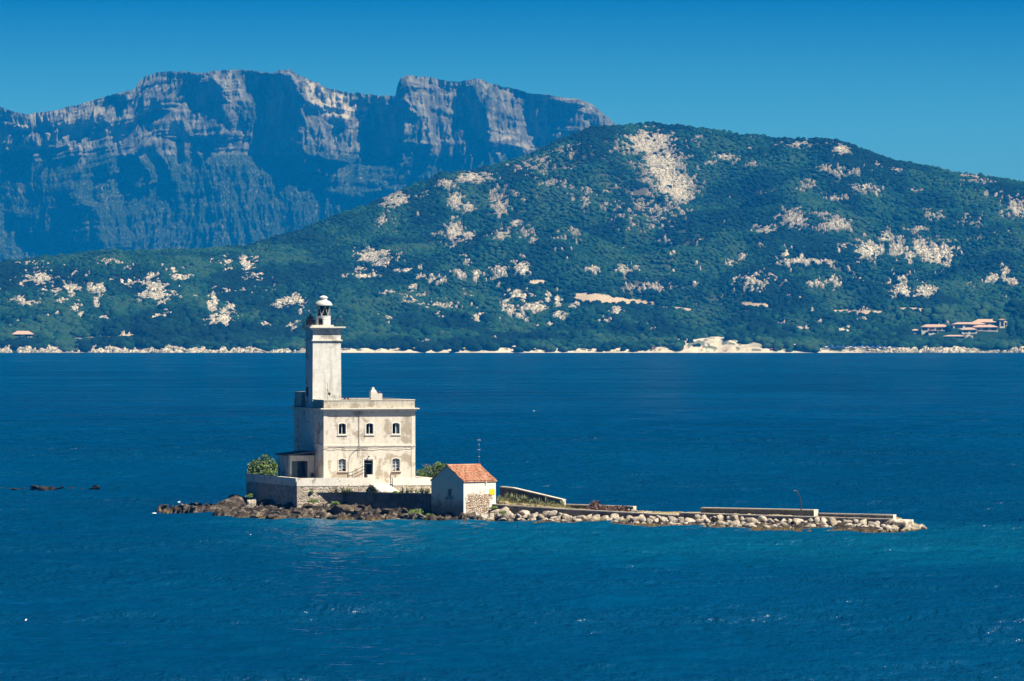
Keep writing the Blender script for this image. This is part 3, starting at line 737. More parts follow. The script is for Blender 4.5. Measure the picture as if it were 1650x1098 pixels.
# door
d = MB().box(door[0] - door[1] / 2 - .16, door[0] - door[1] / 2 - .002, -.05, .03, ZB, door[3] + .14).box(door[0] + door[1] / 2 + .002, door[0] + door[1] / 2 + .16, -.05, .03, ZB, door[3] + .14).box(door[0] - door[1] / 2 - .1, door[0] + door[1] / 2 + .1, -.052, .028, door[3] + .142, door[3] + .28).build("door", M_white, lh)
MB().box(door[0] - door[1] / 2 + .0, door[0] - door[1] / 2 + .06, .1, .85, ZB, door[3] - .05).build("door_leaf", M_white, d)
MB().box(door[0] - door[1] / 2, door[0] + door[1] / 2, .12, .18, door[3] - .42, door[3] - .36).build("transom", M_green, d)
MB().tube([(door[0], -.02, 7.05), (door[0], -.16, 7.02)], .03).lathe([(0, 6.86), (.09, 6.9), (.09, 7.0), (0, 7.06)], (door[0], -.2), 10).build("wall_lamp", M_iron, lh)
# pipes and cables on the front
MB().tube([(4.2, -.08, 12.3), (4.2, -.08, 8.5), (4.2, -.14, 8.3), (4.18, -.14, 7.1), (4.18, -.08, 6.95)], .028).build("downpipe", M_conc, lh)
pts = [(i * .55, -.13, 7.98 - .05 * math.sin(i * 1.3) - .03 * (i % 3)) for i in range(20)] + [(HW - .05, -.13, 8.1)]
MB().tube(pts, .022, 5).build("cable", M_iron, lh)
pts = [(5.2, -.12, 7.92), (4.5, -.12, 7.93), (3.95, -.12, 7.84), (3.5, -.12, 7.55), (3.15, -.12, 7.1), (2.95, -.12, 6.5), (2.9, -.12, 5.6), (2.95, -.12, 4.4)]
MB().tube(pts, .026, 5).build("cable", M_iron, lh)
MB().tube([(3.55, -.09, 11.7), (3.55, -.09, 11.2), (3.7, -.09, 11.1)], .02, 5).build("cable", M_iron, lh)

# tower
T0_, T1_, V0, V1 = -.09, 3.50, 5.10, 8.70
tw = MB(); b = .10
lo = [(T0_, V0), (T1_, V0), (T1_, V1), (T0_, V1)]
tb = [tw.bm.verts.new((x, y, 3.2)) for x, y in lo]; cx_, cy_ = (T0_ + T1_) / 2, (V0 + V1) / 2
tt_ = [tw.bm.verts.new((cx_ + (x - cx_) * .945, cy_ + (y - cy_) * .945, 20.40)) for x, y in lo]
tw.bm.faces.new(tb[::-1]); tw.bm.faces.new(tt_)
for i in range(4): j = (i + 1) % 4; tw.bm.faces.new([tb[i], tb[j], tt_[j], tt_[i]])
tower = tw.build("tower", M_tower, lh)
def sq(mb, r, z0, z1, t=0): return mb.box(cx_ - r, cx_ + r, cy_ - r, cy_ + r, z0, z1, taper=t)
m = MB(); sq(m, 1.86, 20.402, 20.56); m.build("tower_band", M_trim, lh, bevel=.02)
m = MB(); sq(m, 1.69, 20.562, 21.10); sq(m, 1.66, 21.102, 21.62); sq(m, 1.78, 21.622, 21.82); m.build("tower_head", M_tower, lh)
m = MB(); sq(m, 1.98, 21.822, 21.93); sq(m, 2.16, 21.932, 22.10); m.build("gallery", M_trim, lh, bevel=.015)
k_ = MB()
for (x0, x1, y0, y1) in ((cx_ - 2.0, cx_ + .75, cy_ - 2.0, cy_ - 1.82), (cx_ - 2.0, cx_ - 1.82, cy_ - 1.818, cy_ + 2.0)): k_.box(x0, x1, y0, y1, 22.102, 22.30)
k_.build("kerb", M_cap, lh)
m = MB()
for i in range(9):
    t = -2.0 + i * .5
    for p in ((cx_ + t, cy_ - 1.95), (cx_ + t, cy_ + 1.95), (cx_ - 1.95, cy_ + t), (cx_ + 1.95, cy_ + t)): m.tube([(p[0], p[1], 22.1), (p[0], p[1], 22.95)], .012, 4)
for z in (22.5, 22.95): m.tube([(cx_ - 1.95, cy_ - 1.95, z), (cx_ + 1.95, cy_ - 1.95, z), (cx_ + 1.95, cy_ + 1.95, z), (cx_ - 1.95, cy_ + 1.95, z), (cx_ - 1.95, cy_ - 1.95, z)], .014, 4)
m.build("gallery_railing", M_iron, lh)
MB().box(-.04 + T0_ + .04, T0_ + .02 - .1, 7.2, 7.6, 13.9, 15.0).build("slit_window", M_dark, lh)
# lantern
C_ = (cx_ + .02, cy_ - .05)
lan = MB().lathe([(0, 22.102), (.86, 22.102), (.86, 22.2), (.83, 22.22), (.83, 23.25), (.87, 23.27), (.87, 23.36), (0, 23.37)], C_, 32).build("lantern_drum", M_white, lh, smooth=False)
a = math.radians(232)
MB().box(-.26, .26, -.03, .03, 22.2, 23.05, Matrix.Translation((C_[0] + .84 * math.cos(a), C_[1] + .84 * math.sin(a), 0)) @ Matrix.Rotation(a + math.pi / 2, 4, 'Z')).build("drum_door", M_dark, lan)
g = MB(); n = 12
for i in range(n):
    for da in (1, -1):
        if i % 2: continue
        a0 = 2 * math.pi * i / n; a1 = a0 + da * 2 * math.pi / n
        g.tube([(C_[0] + .76 * math.cos(a0), C_[1] + .76 * math.sin(a0), 23.37), (C_[0] + .76 * math.cos(a1), C_[1] + .76 * math.sin(a1), 24.56)], .026, 5)
g.build("glazing_bar", M_white, lh)
gm = NT("lantern_glass"); gm.fin((.02, .03, .04), None, .05, .6); tr = gm.n("ShaderNodeBsdfTransparent"); tr.inputs[0].default_value = (.35, .42, .45, 1)
mx = gm.n("ShaderNodeMixShader"); mx.inputs[0].default_value = .3; gm.l(tr.outputs[0], mx.inputs[1]); gm.l(gm.b.outputs[0], mx.inputs[2]); gm.l(mx.outputs[0], gm.out.inputs[0])
MB().lathe([(.73, 23.372), (.73, 24.56)], C_, 24).build("lantern_glass", gm.m, lh, smooth=True)
MB().lathe([(0, 23.375), (.22, 23.375), (.22, 23.6), (.44, 23.65), (.50, 24.0), (.44, 24.35), (.2, 24.5), (0, 24.5)], C_, 20).build("lens", M_dark, lh, smooth=True)
prof = [(0, 24.56), (1.05, 24.56), (1.07, 24.60)] + [(1.05 * math.cos(t), 24.60 + .66 * math.sin(t)) for t in [math.radians(x) for x in (12, 25, 38, 50, 60)]] + [(.36, 25.22), (0, 25.23)]
dome = MB().lathe(prof, C_, 32).build("dome", mat_plain("dull_grey_paint", (.60, .63, .60), .55, .3, .3, 2.5), lh, smooth=True)
MB().lathe([(0, 25.2), (.42, 25.2), (.42, 25.42), (.50, 25.44), (.50, 25.55), (.30, 25.68), (.1, 25.74), (0, 25.75)], C_, 24).build("vent", M_white, dome)
m = MB().box(.05, .95, 7.75, 8.6, 22.11, 22.95).box(.2, .8, 7.9, 8.45, 22.952, 23.3).tube([(.5, 8.2, 23.3), (.5, 8.2, 23.6)], .1, 8)
m.build("beacon_housing", M_iron, lh)
# lean-to annex against the left wall
ax0, ay0, ay1 = -3.05, 4.0, 9.8
an = MB().box(ax0, -.10, ay0, ay1, 2.5, 7.05).build("annex", M_house, lh)
ct = [MB().box(ax0 + .3, -.35, ay0 + .3, ay1 - .3, 3.8, 6.9).build("cutter", M_dark, lh), MB().box(ax0 + .22, ax0 + 2.15, ay0 - 1, ay0 + 1, ZB, 6.4).build("cutter", M_dark, lh),
      MB().box(ax0 - 1, ax0 + 1, ay0 + 2.4, ay0 + 3.0, 4.9, 6.4).build("cutter", M_dark, lh)]
boolean_cut(an, ct)
MB().extrude_y([(ax0 - .35, 7.02), (-.10, 7.42), (-.10, 7.54), (ax0 - .35, 7.14)], ay0 - .35, ay1 + .3).build("annex_roof", M_conc, an)
MB().box(ax0 + .25, ax0 + .95, ay0 + .18, ay0 + .24, ZB, 6.38).build("annex_gate", M_green, an)
MB().box(ax0 + 2.5, ax0 + 2.8, ay0 - .12, ay0 - .002, 4.5, 5.0).build("meter_box", M_iron, an)

# small fittings standing on the roof and in front of the door
t = empty("television_antenna", L(.98, 2.1, 12.72), TH); tag(t, "thin television antenna with a black dish on the house roof beside the tower", "antenna")
MB().tube([(0, 0, 0), (0, 0, 2.85)], .022, 5).tube([(0, 0, .9), (-.25, -.1, 0)], .012, 4).tube([(0, 0, .9), (.22, -.1, 0)], .012, 4).tube([(0, 0, 1.9), (.95, .0, .9)], .008, 4).build("mast", M_iron, t)
MB().tube([(-.12, 0, 2.1), (.0, -.05, 1.95), (.1, 0, 1.7)], .03, 5).lathe([(0, 1.36), (.13, 1.44), (.17, 1.57), (.12, 1.68), (0, 1.72)], (.2, -.05), 12).build("dish", M_iron, t)

rl = empty("stair_railing", L(2.6, -1.0, ZB), TH); tag(rl, "sloping iron handrail rising in front of the lighthouse door", "railing")
m = MB()
for dz in (0, .38, .76): m.tube([(0, 0, .45 + dz), (.5, 0, .55 + dz), (2.15, 0, 1.32 + dz)], .035, 5)
m.build("rail", M_iron, rl)
for x, h in ((0, 1.25), (.55, 1.3), (2.15, 2.1)): MB().tube([(x, 0, 0), (x, 0, h)], .03, 5).build("post", M_iron, rl)
rl = empty("gate_post", L(6.75, -4.6, 3.9), TH); tag(rl, "short dark iron gate post and bar right of the white steps", "gate post")
MB().tube([(0, 0, -.9), (0, 0, 1.15)], .04, 6).tube([(0, 0, 1.08), (.62, 0, 1.08)], .028, 5).tube([(.6, 0, 1.08), (.6, 0, .5)], .02, 5).build("frame", M_iron, rl)

# ============================================================ TERRACE
VW = -4.93
ter = empty("terrace_wall", (HX, HYY, 0), TH); tag(ter, "whitewashed retaining wall of rough stone around the terrace below the keeper's house", "wall")
GA, GB_, UE = 4.30, 6.95, 11.7
def quad_wall(pts, z0, z1, z0b=None):
    return MB().prism(pts, z0, z1)
MB().prism([(-4.49, VW), (GA, VW), (GA, VW + .6), (-3.9, VW + .6)], 0, 3.72).prism([(GB_, VW), (UE, VW), (UE, VW + .6), (GB_, VW + .6)], 0, 3.72).build("stone_face", M_stone, ter)
MB().prism([(-4.52, VW - .03), (GA, VW - .03), (GA, VW + .45), (-3.95, VW + .45)], 3.722, 4.64).prism([(GB_, VW - .03), (UE, VW - .03), (UE, VW + .45), (GB_, VW + .45)], 3.722, 4.58).build("parapet", M_terr, ter)
MB().prism([(-4.49, VW + .003), (-3.9, VW + .603), (-4.4, 17.2), (-5.05, 17.2)], 0, 3.72).build("side_face", M_stone, ter)
MB().prism([(-4.52, VW + .45), (-3.98, VW + .452), (-4.5, 17.2), (-5.08, 17.2)], 3.722, 4.64).build("side_parapet", M_terr, ter)
MB().prism([(UE - .6, VW + .603), (UE, VW + .603), (UE + .2, 12), (UE - .4, 12)], 0, 4.58).build("end_face", M_terr, ter)
MB().box(4.05, 4.75, VW + .46, VW + 1.0, 3.91, 4.98).build("pier", M_trim, ter)
me_ = MB().prism([(-3.9, VW + .3), (UE - .3, VW + .3), (UE - .3, 27), (-1.4, 27), (-1.6, 17.2), (-4.6, 17.1)], .2, ZB - .01).build("terrace_floor", M_cap, ter)
st = MB()
for i in range(7):
    z = 3.86 - i * .14; v0 = VW + .6 - i * .42; sk = i * .13
    st.box(GA + .02 + sk, GB_ - .35 + sk, v0 - .42, v0 if i else v0 + .1, z - 1.2, z)
o = st.build("steps", M_terr); o.location = (HX, HYY, 0); o.rotation_euler = (0, 0, TH)
tag(o, "short flight of white masonry steps leading down from the terrace", "steps")

# lower yard wall in shade, and its yard
A_, B_ = W(512, 791, 658.3), W(697, 795, 650.3)
dirw = Vector((B_.x - A_.x, B_.y - A_.y, 0)).normalized(); nrm = Vector((-dirw.y, dirw.x, 0))   # points inland
zA, zB = A_.z, B_.z
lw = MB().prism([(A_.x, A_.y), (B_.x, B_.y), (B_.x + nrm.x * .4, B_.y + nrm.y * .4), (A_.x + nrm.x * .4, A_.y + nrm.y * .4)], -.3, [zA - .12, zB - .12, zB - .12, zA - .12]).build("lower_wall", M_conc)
tag(lw, "long low grey retaining wall in shade above the dark shore rocks", "wall")
A2, B2 = A_ - nrm * .05, B_ - nrm * .05
MB().prism([(A2.x, A2.y), (B2.x, B2.y), (B2.x + nrm.x * .5, B2.y + nrm.y * .5), (A2.x + nrm.x * .5, A2.y + nrm.y * .5)], [zA - .118, zB - .118] + [zB - .118, zA - .118], [zA, zB, zB, zA]).build("capping", M_cap, lw)
p1, p2_ = L(-2.5, VW + .1), L(UE + .1, VW + .1)
ya = MB().prism([(A_.x + .2, A_.y + .3), (B_.x, B_.y + .3), (B_.x + 1.5, B_.y + 5), (p2_.x + 3, p2_.y), (p2_.x, p2_.y), (p1.x, p1.y)], 0, 2.98).build("yard", M_cap)
ya.data.materials[0] = M_soil if 'M_soil' in globals() else M_cap
tag(ya, kind='structure')

# ============================================================ ISLET GROUND
def PW(px, D, z=0): return ((px - 825) / F * D, D)
shore_front = [(258, 826), (300, 829), (350, 834), (400, 837), (450, 838), (520, 838.5), (600, 839.5), (690, 841), (747, 843.5), (800, 841), (850, 845), (900, 846.5),
 (1000, 849), (1100, 852), (1200, 855), (1300, 858), (1400, 860), (1448, 860)]
out = [PW(px, DW(py)) for px, py in shore_front]
out += [PW(1472, 612), PW(1494, 622), PW(1470, 628), PW(1400, 629), PW(1200, 640), PW(1100, 644), PW(1000, 650), PW(905, 656), PW(830, 664), PW(760, 684), PW(600, 696), PW(420, 694), PW(385, 684), PW(330, 684), PW(290, 682), PW(262, 679)]
outline = np.array(out)
def poly_sd(P, X, Y):
    d = np.full(X.shape, 1e9); inside = np.zeros(X.shape, bool); n = len(P)
    for i in range(n):
        ax, ay = P[i]; bx_, by_ = P[(i + 1) % n]; ex, ey = bx_ - ax, by_ - ay
        t = np.clip(((X - ax) * ex + (Y - ay) * ey) / (ex * ex + ey * ey), 0, 1)
        d = np.minimum(d, np.hypot(X - ax - t * ex, Y - ay - t * ey))
        if ay != by_: inside ^= ((ay > Y) != (by_ > Y)) & (X < ex * (Y - ay) / ey + ax)
    return np.where(inside, d, -d)
gx = np.arange(-45, 48, .17); gy = np.arange(600, 700, .22)
GX, GY = np.meshgrid(gx, gy)
SD = poly_sd(outline, GX, GY)
rn = 1 - 1.6 * np.abs(fbm(GX / 2.3, GY / 2.6, 5, 3, .6) * 2 - 1); rn2 = fbm(GX / .7, GY / .9, 3, 9)
def px_of(X, Y): return 825 + F * X / Y
gpx = px_of(GX, GY)
H = np.where(SD > 0, .05 + 1.0 * sstep(0, 3.2, SD) + .0 * SD, SD * .45)
# rising rock under the terrace corner and the lower wall
rise = np.exp(-((gpx - 500) / 48.) ** 2) * sstep(.5, 9, SD) * 1.2
rise += np.exp(-((gpx - 420) / 30.) ** 2) * sstep(1, 9, SD) * .8
rise += .7 * sstep(520, 560, gpx) * (1 - sstep(650, 700, gpx)) * sstep(3, 8, SD)
# garden bank behind the boathouse, falling towards the mole
gard = sstep(790, 803, gpx) * (1 - sstep(895, 935, gpx)) * (GY > np.interp(gpx, [790, 900, 1000], [648, 641, 636])) 
H = H - (SD > 0) * .75 * (gpx < 800) * sstep(0, 2, SD)
H = np.where((gpx > 803) & (GY < np.interp(gpx, [792, 900, 1094, 1250, 1438, 1500], [647.5, 641, 630.2, 622, 613.5, 609]) + .2), np.minimum(H, -.42 + .16 * SD + .25 * (rn - .5)), H)
H = H + rise * (SD > 0) + gard * 1.0 * (1 - .5 * sstep(800, 900, gpx)) * (SD > 2)
amp = 1.25 * (SD > -1) * (1 - .75 * sstep(790, 810, gpx)) + .1
H = H + ((rn - .55) * 1.3 + (rn2 - .5) * .45) * amp
H = np.where(SD < -.4, np.minimum(H, -.25), H)
H = np.where(SD < -2.5, -1.5, H)
soilm = gard * 1.0 + sstep(905, 920, gpx) * sstep(640, 642, GY + .6 * GX)
me = np_mesh("islet", np.stack([GX.ravel(), GY.ravel(), H.ravel()], 1), grid_faces(*GX.shape))
set_attr(me, 'soil', np.clip(soilm, 0, 1).ravel())
keepf = (SD.reshape(GX.shape) > -3)
def mat_islet():
    m = mat_rock("islet_rock", (.018, .015, .012), (.055, .044, .034), (.32, .27, .21))
    s = NT.__new__(NT); s.m = m; s.t = m.node_tree; s.b = [n for n in s.t.nodes if n.type == 'BSDF_PRINCIPLED'][0]
    src = s.b.inputs['Base Color'].links[0].from_socket
    p = s.pos(); n = s.noise(p, 1.6, 4, .6)
    soil = s.ramp(n, [(.3, (.13, .12, .05)), (.5, (.34, .27, .15)), (.7, (.22, .22, .08))])
    s.l(s.mix(s.attr('soil'), src, soil), s.b.inputs['Base Color']); return m
tag(link_mesh("islet_ground", me, mat_islet()), kind='structure')
def ground_z(x, y):
    i = int(round((x - gx[0]) / .17)); j = int(round((y - gy[0]) / .22))
    return float(H[max(0, min(len(gy) - 1, j)), max(0, min(len(gx) - 1, i))])

# ============================================================ BOATHOUSE
cr = W(747, 841, 644.3); crx, cry = cr.x, cr.y
# gable face runs back-left from the corner, lit face back-right
gl = Vector((-math.cos(math.radians(46)), math.sin(math.radians(46)), 0)); ll = Vector((math.cos(math.radians(44)), math.sin(math.radians(44)), 0))
GWd, LLn = 5.35, 5.05
BT = Matrix(((ll.x, gl.x, 0, crx), (ll.y, gl.y, 0, cry), (0, 0, 1, 0), (0, 0, 0, 1)))    # local x along lit wall, y along gable
bh = empty("boathouse"); bh.matrix_world = Matrix.Translation((crx, cry, 0)) @ Matrix.Rotation(math.radians(44), 4, 'Z')
tag(bh, "small stone boathouse with an orange tiled gable roof standing at the waterline", "boathouse")
EZ, AZ = 4.62, 6.30
w = MB()
prof = [(0, -.6), (GWd, -.6), (GWd, EZ), (GWd / 2, AZ - .06), (0, EZ)]
a_ = [w.bm.verts.new((0, y, z)) for y, z in prof]; b_ = [w.bm.verts.new((LLn, y, z)) for y, z in prof]
w.bm.faces.new(a_); w.bm.faces.new(b_[::-1])
for i in range(5): j = (i + 1) % 5; w.bm.faces.new([a_[i], a_[j], b_[j], b_[i]])
def mat_boathouse():
    m = mat_plaster("boathouse_plaster", (.84, .81, .74), (.76, .72, .63), (.56, .49, .40), .60, 1.5, .25)
    s = NT.__new__(NT); s.m = m; s.t = m.node_tree; s.b = [n for n in s.t.nodes if n.type == 'BSDF_PRINCIPLED'][0]
    src = s.b.inputs['Base Color'].links[0].from_socket; nsrc = s.b.inputs['Normal'].links[0].from_socket
    # bare rubble where the plaster has fallen, a fixed patch on the lit wall; rough masonry low down
    tc = s.n("ShaderNodeTexCoord"); sep = s.n("ShaderNodeSeparateXYZ"); s.l(tc.outputs['Object'], sep.inputs[0])
    n = s.noise(s.coord('Object'), 1.3, 4, .65)
    nn = s.math('MULTIPLY', s.math('SUBTRACT', n, .5), 1.6)
    fx = s.math('SUBTRACT', 1.0, s.math('ABSOLUTE', s.math('DIVIDE', s.math('SUBTRACT', sep.outputs['X'], 2.35), 2.0)))
    fz = s.math('SUBTRACT', 1.0, s.math('ABSOLUTE', s.math('DIVIDE', s.math('SUBTRACT', sep.outputs['Z'], 1.95), 1.2)))
    f = s.ramp(s.math('ADD', s.math('MINIMUM', fx, fz), s.math('MULTIPLY', nn, .95)), [(.0, 0.0), (.16, 1.0)])
    p = s.coord('Object', (3.2, 3.2, 5.5)); wv = s.n("ShaderNodeVectorMath", operation='ADD'); s.l(p, wv.inputs[0]); s.l(s.noise(s.coord('Object'), 1.8, 3), wv.inputs[1])
    d = s.vor(wv.outputs[0], 1.0, 'DISTANCE_TO_EDGE'); cc = s.vor(wv.outputs[0], 1.0, 'F1', 'Color'); sc_ = s.n("ShaderNodeSeparateColor"); s.l(cc, sc_.inputs[0])
    rub = s.ramp(sc_.outputs[0], [(0, (.42, .29, .20)), (.3, (.66, .50, .36)), (.55, (.78, .68, .56)), (.8, (.62, .46, .33)), (1, (.76, .71, .63))])
    rub = s.mix(s.ramp(d, [(.03, 1.0), (.12, 0.0)]), rub, (.30, .22, .15))
    low = s.ramp(s.math('ADD', sep.outputs['Z'], s.math('MULTIPLY', nn, .5)), [(.35, 1.0), (.9, 0.0)])
    blk = s.mix(s.ramp(d, [(.02, 1.0), (.09, 0.0)]), (.76, .71, .63), (.28, .25, .2))
    c = s.mix(low, src, blk); c = s.mix(f, c, rub)
    side = s.ramp(s.math('ABSOLUTE', sep.outputs['X']), [(.0, 1.0), (.01, 0.0)])   # the gable wall is darker, most of all low down
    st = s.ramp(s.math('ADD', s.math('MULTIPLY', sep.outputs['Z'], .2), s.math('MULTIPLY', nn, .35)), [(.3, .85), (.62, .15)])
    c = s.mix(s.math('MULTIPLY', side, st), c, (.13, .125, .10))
    s.l(c, s.b.inputs['Base Color'])
    h = s.math('MULTIPLY', s.math('MAXIMUM', f, low), s.ramp(d, [(0, 0.0), (.2, 1.0)]))
    s.l(s.bump(h, 1.0, .12, nsrc), s.b.inputs['Normal']); return m
wl = w.build("wall", mat_boathouse(), bh)
ct = [MB().box(-.5, .6, 2.05, 2.65, 2.75, 3.65).build("cutter", M_dark, bh), MB().box(-.5, .35, 1.6, 3.0, 2.5, 2.80).build("cutter", M_dark, bh)]
boolean_cut(wl, ct)
MB().box(.5, .55, 1.9, 2.8, 2.6, 3.8).build("window", M_dark, bh)
# tiled roof: rows of barrel tiles, a few slipped
def mat_tile():
    s = NT("roof_tiles"); p = s.coord('Object'); n = s.noise(p, 3.2, 4, .6); n2 = s.noise(p, 1.1, 3, .6)
    cc = s.vor(s.coord('Object', (4.6, 2.6, 1.0)), 1.0, 'F1', 'Color'); sp = s.n("ShaderNodeSeparateColor"); s.l(cc, sp.inputs[0])
    c = s.ramp(sp.outputs[0], [(0, (.33, .125, .07)), (.35, (.52, .21, .12)), (.7, (.60, .28, .17)), (1, (.50, .32, .22))])
    c = s.mix(s.ramp(n2, [(.45, 0.0), (.7, .5)]), c, (.64, .42, .27))
    c = s.mix(s.ramp(n, [(.36, .85), (.44, 0.0)]), c, (.09, .05, .035))
    return s.fin(c, s.bump(n, .5, .03), .85, .15)
M_tile = mat_tile()
def roof(parent, x0, x1, yc, halfw, ze, za, mat, name="roof", tile=.235, over=.22, seed=1, th=.06):
    r = random.Random(seed); m = MB(); slope = (za - ze) / halfw
    for sgn in (-1, 1):
        nt = int((x1 - x0 + 2 * over) / tile); rowsn = 12 if halfw > 2 else 6
        for i in range(nt):
            xa = x0 - over + i * tile; xb = xa + tile
            for k in range(rowsn):
                t0, t1 = k / rowsn, (k + 1.25) / rowsn
                jz = r.uniform(0, .02); jx = r.uniform(-.02, .02)
                if r.random() < .035: jz += .05; jx += r.uniform(-.1, .1)
                yy0 = yc + sgn * (halfw + over) * (1 - t0); yy1 = yc + sgn * (halfw + over) * max(0, 1 - t1)
                z0 = za - slope * abs(yy0 - yc) + .05; z1 = za - slope * abs(yy1 - yc) + .02
                pa, pb = [], []
                for q in range(5):
                    an_ = math.pi * q / 4; dx = -math.cos(an_) * tile * .5; dz = math.sin(an_) * tile * .34
                    pa.append(m.bm.verts.new((xa + tile / 2 + dx + jx, yy0, z0 + dz + jz))); pb.append(m.bm.verts.new((xa + tile / 2 + dx * .85 + jx, yy1, z1 + dz * .8 + jz)))
                for q in range(4): m.bm.faces.new([pa[q], pa[q + 1], pb[q + 1], pb[q]])
        y_e = yc + sgn * (halfw + over)
        v = [m.bm.verts.new(c) for c in ((x0 - over, y_e, za - slope * (halfw + over)), (x1 + over, y_e, za - slope * (halfw + over)), (x1 + over, yc, za), (x0 - over, yc, za),
             (x0 - over, y_e, za - slope * (halfw + over) - th), (x1 + over, y_e, za - slope * (halfw + over) - th), (x1 + over, yc, za - th), (x0 - over, yc, za - th))]
        for f in ((0, 1, 2, 3), (7, 6, 5, 4), (0, 4, 5, 1), (1, 5, 6, 2), (3, 7, 4, 0)): m.bm.faces.new([v[i] for i in f])
    for i in range(int((x1 - x0 + 2 * over) / .4)):      # ridge tiles
        xa = x0 - over + i * .4
        pa, pb = [], []
        for q in range(5):
            an_ = math.pi * q / 4; pa.append(m.bm.verts.new((xa, yc - math.cos(an_) * .14, za + .03 + math.sin(an_) * .13))); pb.append(m.bm.verts.new((xa + .43, yc - math.cos(an_) * .12, za + .03 + math.sin(an_) * .11)))
        for q in range(4): m.bm.faces.new([pa[q], pb[q], pb[q + 1], pa[q + 1]])
    o = m.build(name, mat, parent, smooth=False); return o
roof(bh, .05, LLn - .02, GWd / 2, GWd / 2, EZ, AZ, M_tile, over=.13)
sg = MB().box(LLn - .98, LLn - .22, -.05, -.012, 2.98, 3.62).build("sign", mat_plain("yellow_paint", (.92, .60, .02), .5, .3, .08), bh)
MB().box(3.35, 3.45, -.16, -.06, 4.2, 4.55).build("lamp", M_white, bh)
t = empty("radio_mast", W(772, 790, 652).to_tuple(), .4); t.location.z = 2.0; tag(t, "tall thin white radio mast with small cross arms behind the boathouse roof", "mast")
MB().tube([(0, 0, 0), (0, 0, 7.45)], [.028, .010], 5).build("pole", M_conc, t)
for z_, w_ in ((5.2, .10), (6.0, .16), (6.55, .10), (7.1, .22)): MB().tube([(-w_, 0, z_), (w_, 0, z_)], .014, 4).build("arm", M_white, t)

# ============================================================ GARDEN WALL, MOLE
def line_wall(name, P, thick, zt, zb, mat, parent=None, back=True):
    """P: list of world (x,y); zt list of top heights; thickness goes away from the camera"""
    n = len(P); m = MB()
    for i in range(n - 1):
        a, b = Vector((*P[i], 0)), Vector((*P[i + 1], 0)); d = (b - a).normalized(); nn_ = Vector((-d.y, d.x, 0)) * thick
        m.prism([(a.x, a.y), (b.x, b.y), (b.x + nn_.x, b.y + nn_.y), (a.x + nn_.x, a.y + nn_.y)], zb, [zt[i], zt[i + 1], zt[i + 1], zt[i]])
    return m.build(name, mat, parent)
def capped(name, label, pts, thick, zb, cat="wall", cap=.13, over=.05, mat=None, ends=True):
    P = [PW(px, D) for px, py, D in pts]; zt = [ZD(py, D) for px, py, D in pts]
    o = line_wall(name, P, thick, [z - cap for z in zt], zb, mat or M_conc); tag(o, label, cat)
    d = (Vector(P[-1]) - Vector(P[0])).normalized(); q = Vector((d.y, -d.x)) * over
    P2 = [(x + q.x, y + q.y) for x, y in P]
    m = MB(); n = len(P2)
    for i in range(n - 1):
        a, b = Vector((*P2[i], 0)), Vector((*P2[i + 1], 0)); dd = (b - a).normalized(); nn_ = Vector((-dd.y, dd.x, 0)) * (thick + 2 * over)
        ext = dd * (.05 if i == n - 2 else 0)
        m.prism([(a.x, a.y), (b.x + ext.x, b.y + ext.y), (b.x + ext.x + nn_.x, b.y + ext.y + nn_.y), (a.x + nn_.x, a.y + nn_.y)], [zt[i] - cap + .003, zt[i + 1] - cap + .003, zt[i + 1] - cap + .003, zt[i] - cap + .003], [zt[i], zt[i + 1], zt[i + 1], zt[i]])
    m.build("capping", M_cap, o)
    # sunlit wall end: the light is put in as a paler colour
    a = Vector((*P[-1], 0)); dd = (a - Vector((*P[-2], 0))).normalized(); nn_ = Vector((-dd.y, dd.x, 0)) * (thick + .02)
    e = dd * .06; s0 = a - nn_.normalized() * .01 + dd * .003
    if ends: MB().prism([(s0.x, s0.y), (s0.x + e.x, s0.y + e.y), (s0.x + e.x + nn_.x, s0.y + e.y + nn_.y), (s0.x + nn_.x, s0.y + nn_.y)], zb, zt[-1] - cap + .001).build("end_face", M_cap, o)
    return o
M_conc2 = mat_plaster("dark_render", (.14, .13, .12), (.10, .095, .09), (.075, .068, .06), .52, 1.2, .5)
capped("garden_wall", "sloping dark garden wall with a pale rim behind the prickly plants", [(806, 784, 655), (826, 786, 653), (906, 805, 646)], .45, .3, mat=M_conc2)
capped("low_wall", "low broken wall behind the reddish dry bush on the mole", [(909, 812.5, 649), (1020, 816, 641)], .45, .3, mat=M_conc2)
capped("mole_wall", "left stretch of the mole's front wall between the boathouse and the step", [(792, 812, 647.5), (900, 819.5, 641), (1094, 830, 630.2)], .45, -.2, ends=False)
capped("mole_wall", "right higher stretch of the mole's front wall, running to its seaward end", [(1094.5, 826, 630), (1250, 831, 622), (1438, 836.5, 613.5)], .5, -.2)
capped("breakwater_wall", "long raised grey wall on the mole behind the bent lamp post", [(1129, 818, 637), (1311, 821.5, 627.5)], .8, .3)
capped("parapet_wall", "lower grey parapet at the right-hand end of the mole", [(1318, 827, 622.5), (1439, 829.5, 616.3)], .5, .5)
dk_ = []
for px, D in ((792, 648), (900, 641.4), (1094, 630.6), (1250, 622.5), (1438, 614)): dk_.append(PW(px, D))
bk = [(x + 2.6, y + 4.6) for x, y in dk_[::-1]]
zs = [1.1, 1.05, 1.0, 1.12, 1.12]
mo = MB().prism(dk_ + bk, -1.0, zs + zs[::-1]).build("mole_deck", M_cap); tag(mo, "pale flat concrete deck along the top of the mole", "mole")
# blocks of rubble where the low wall has collapsed
rr = random.Random(4)

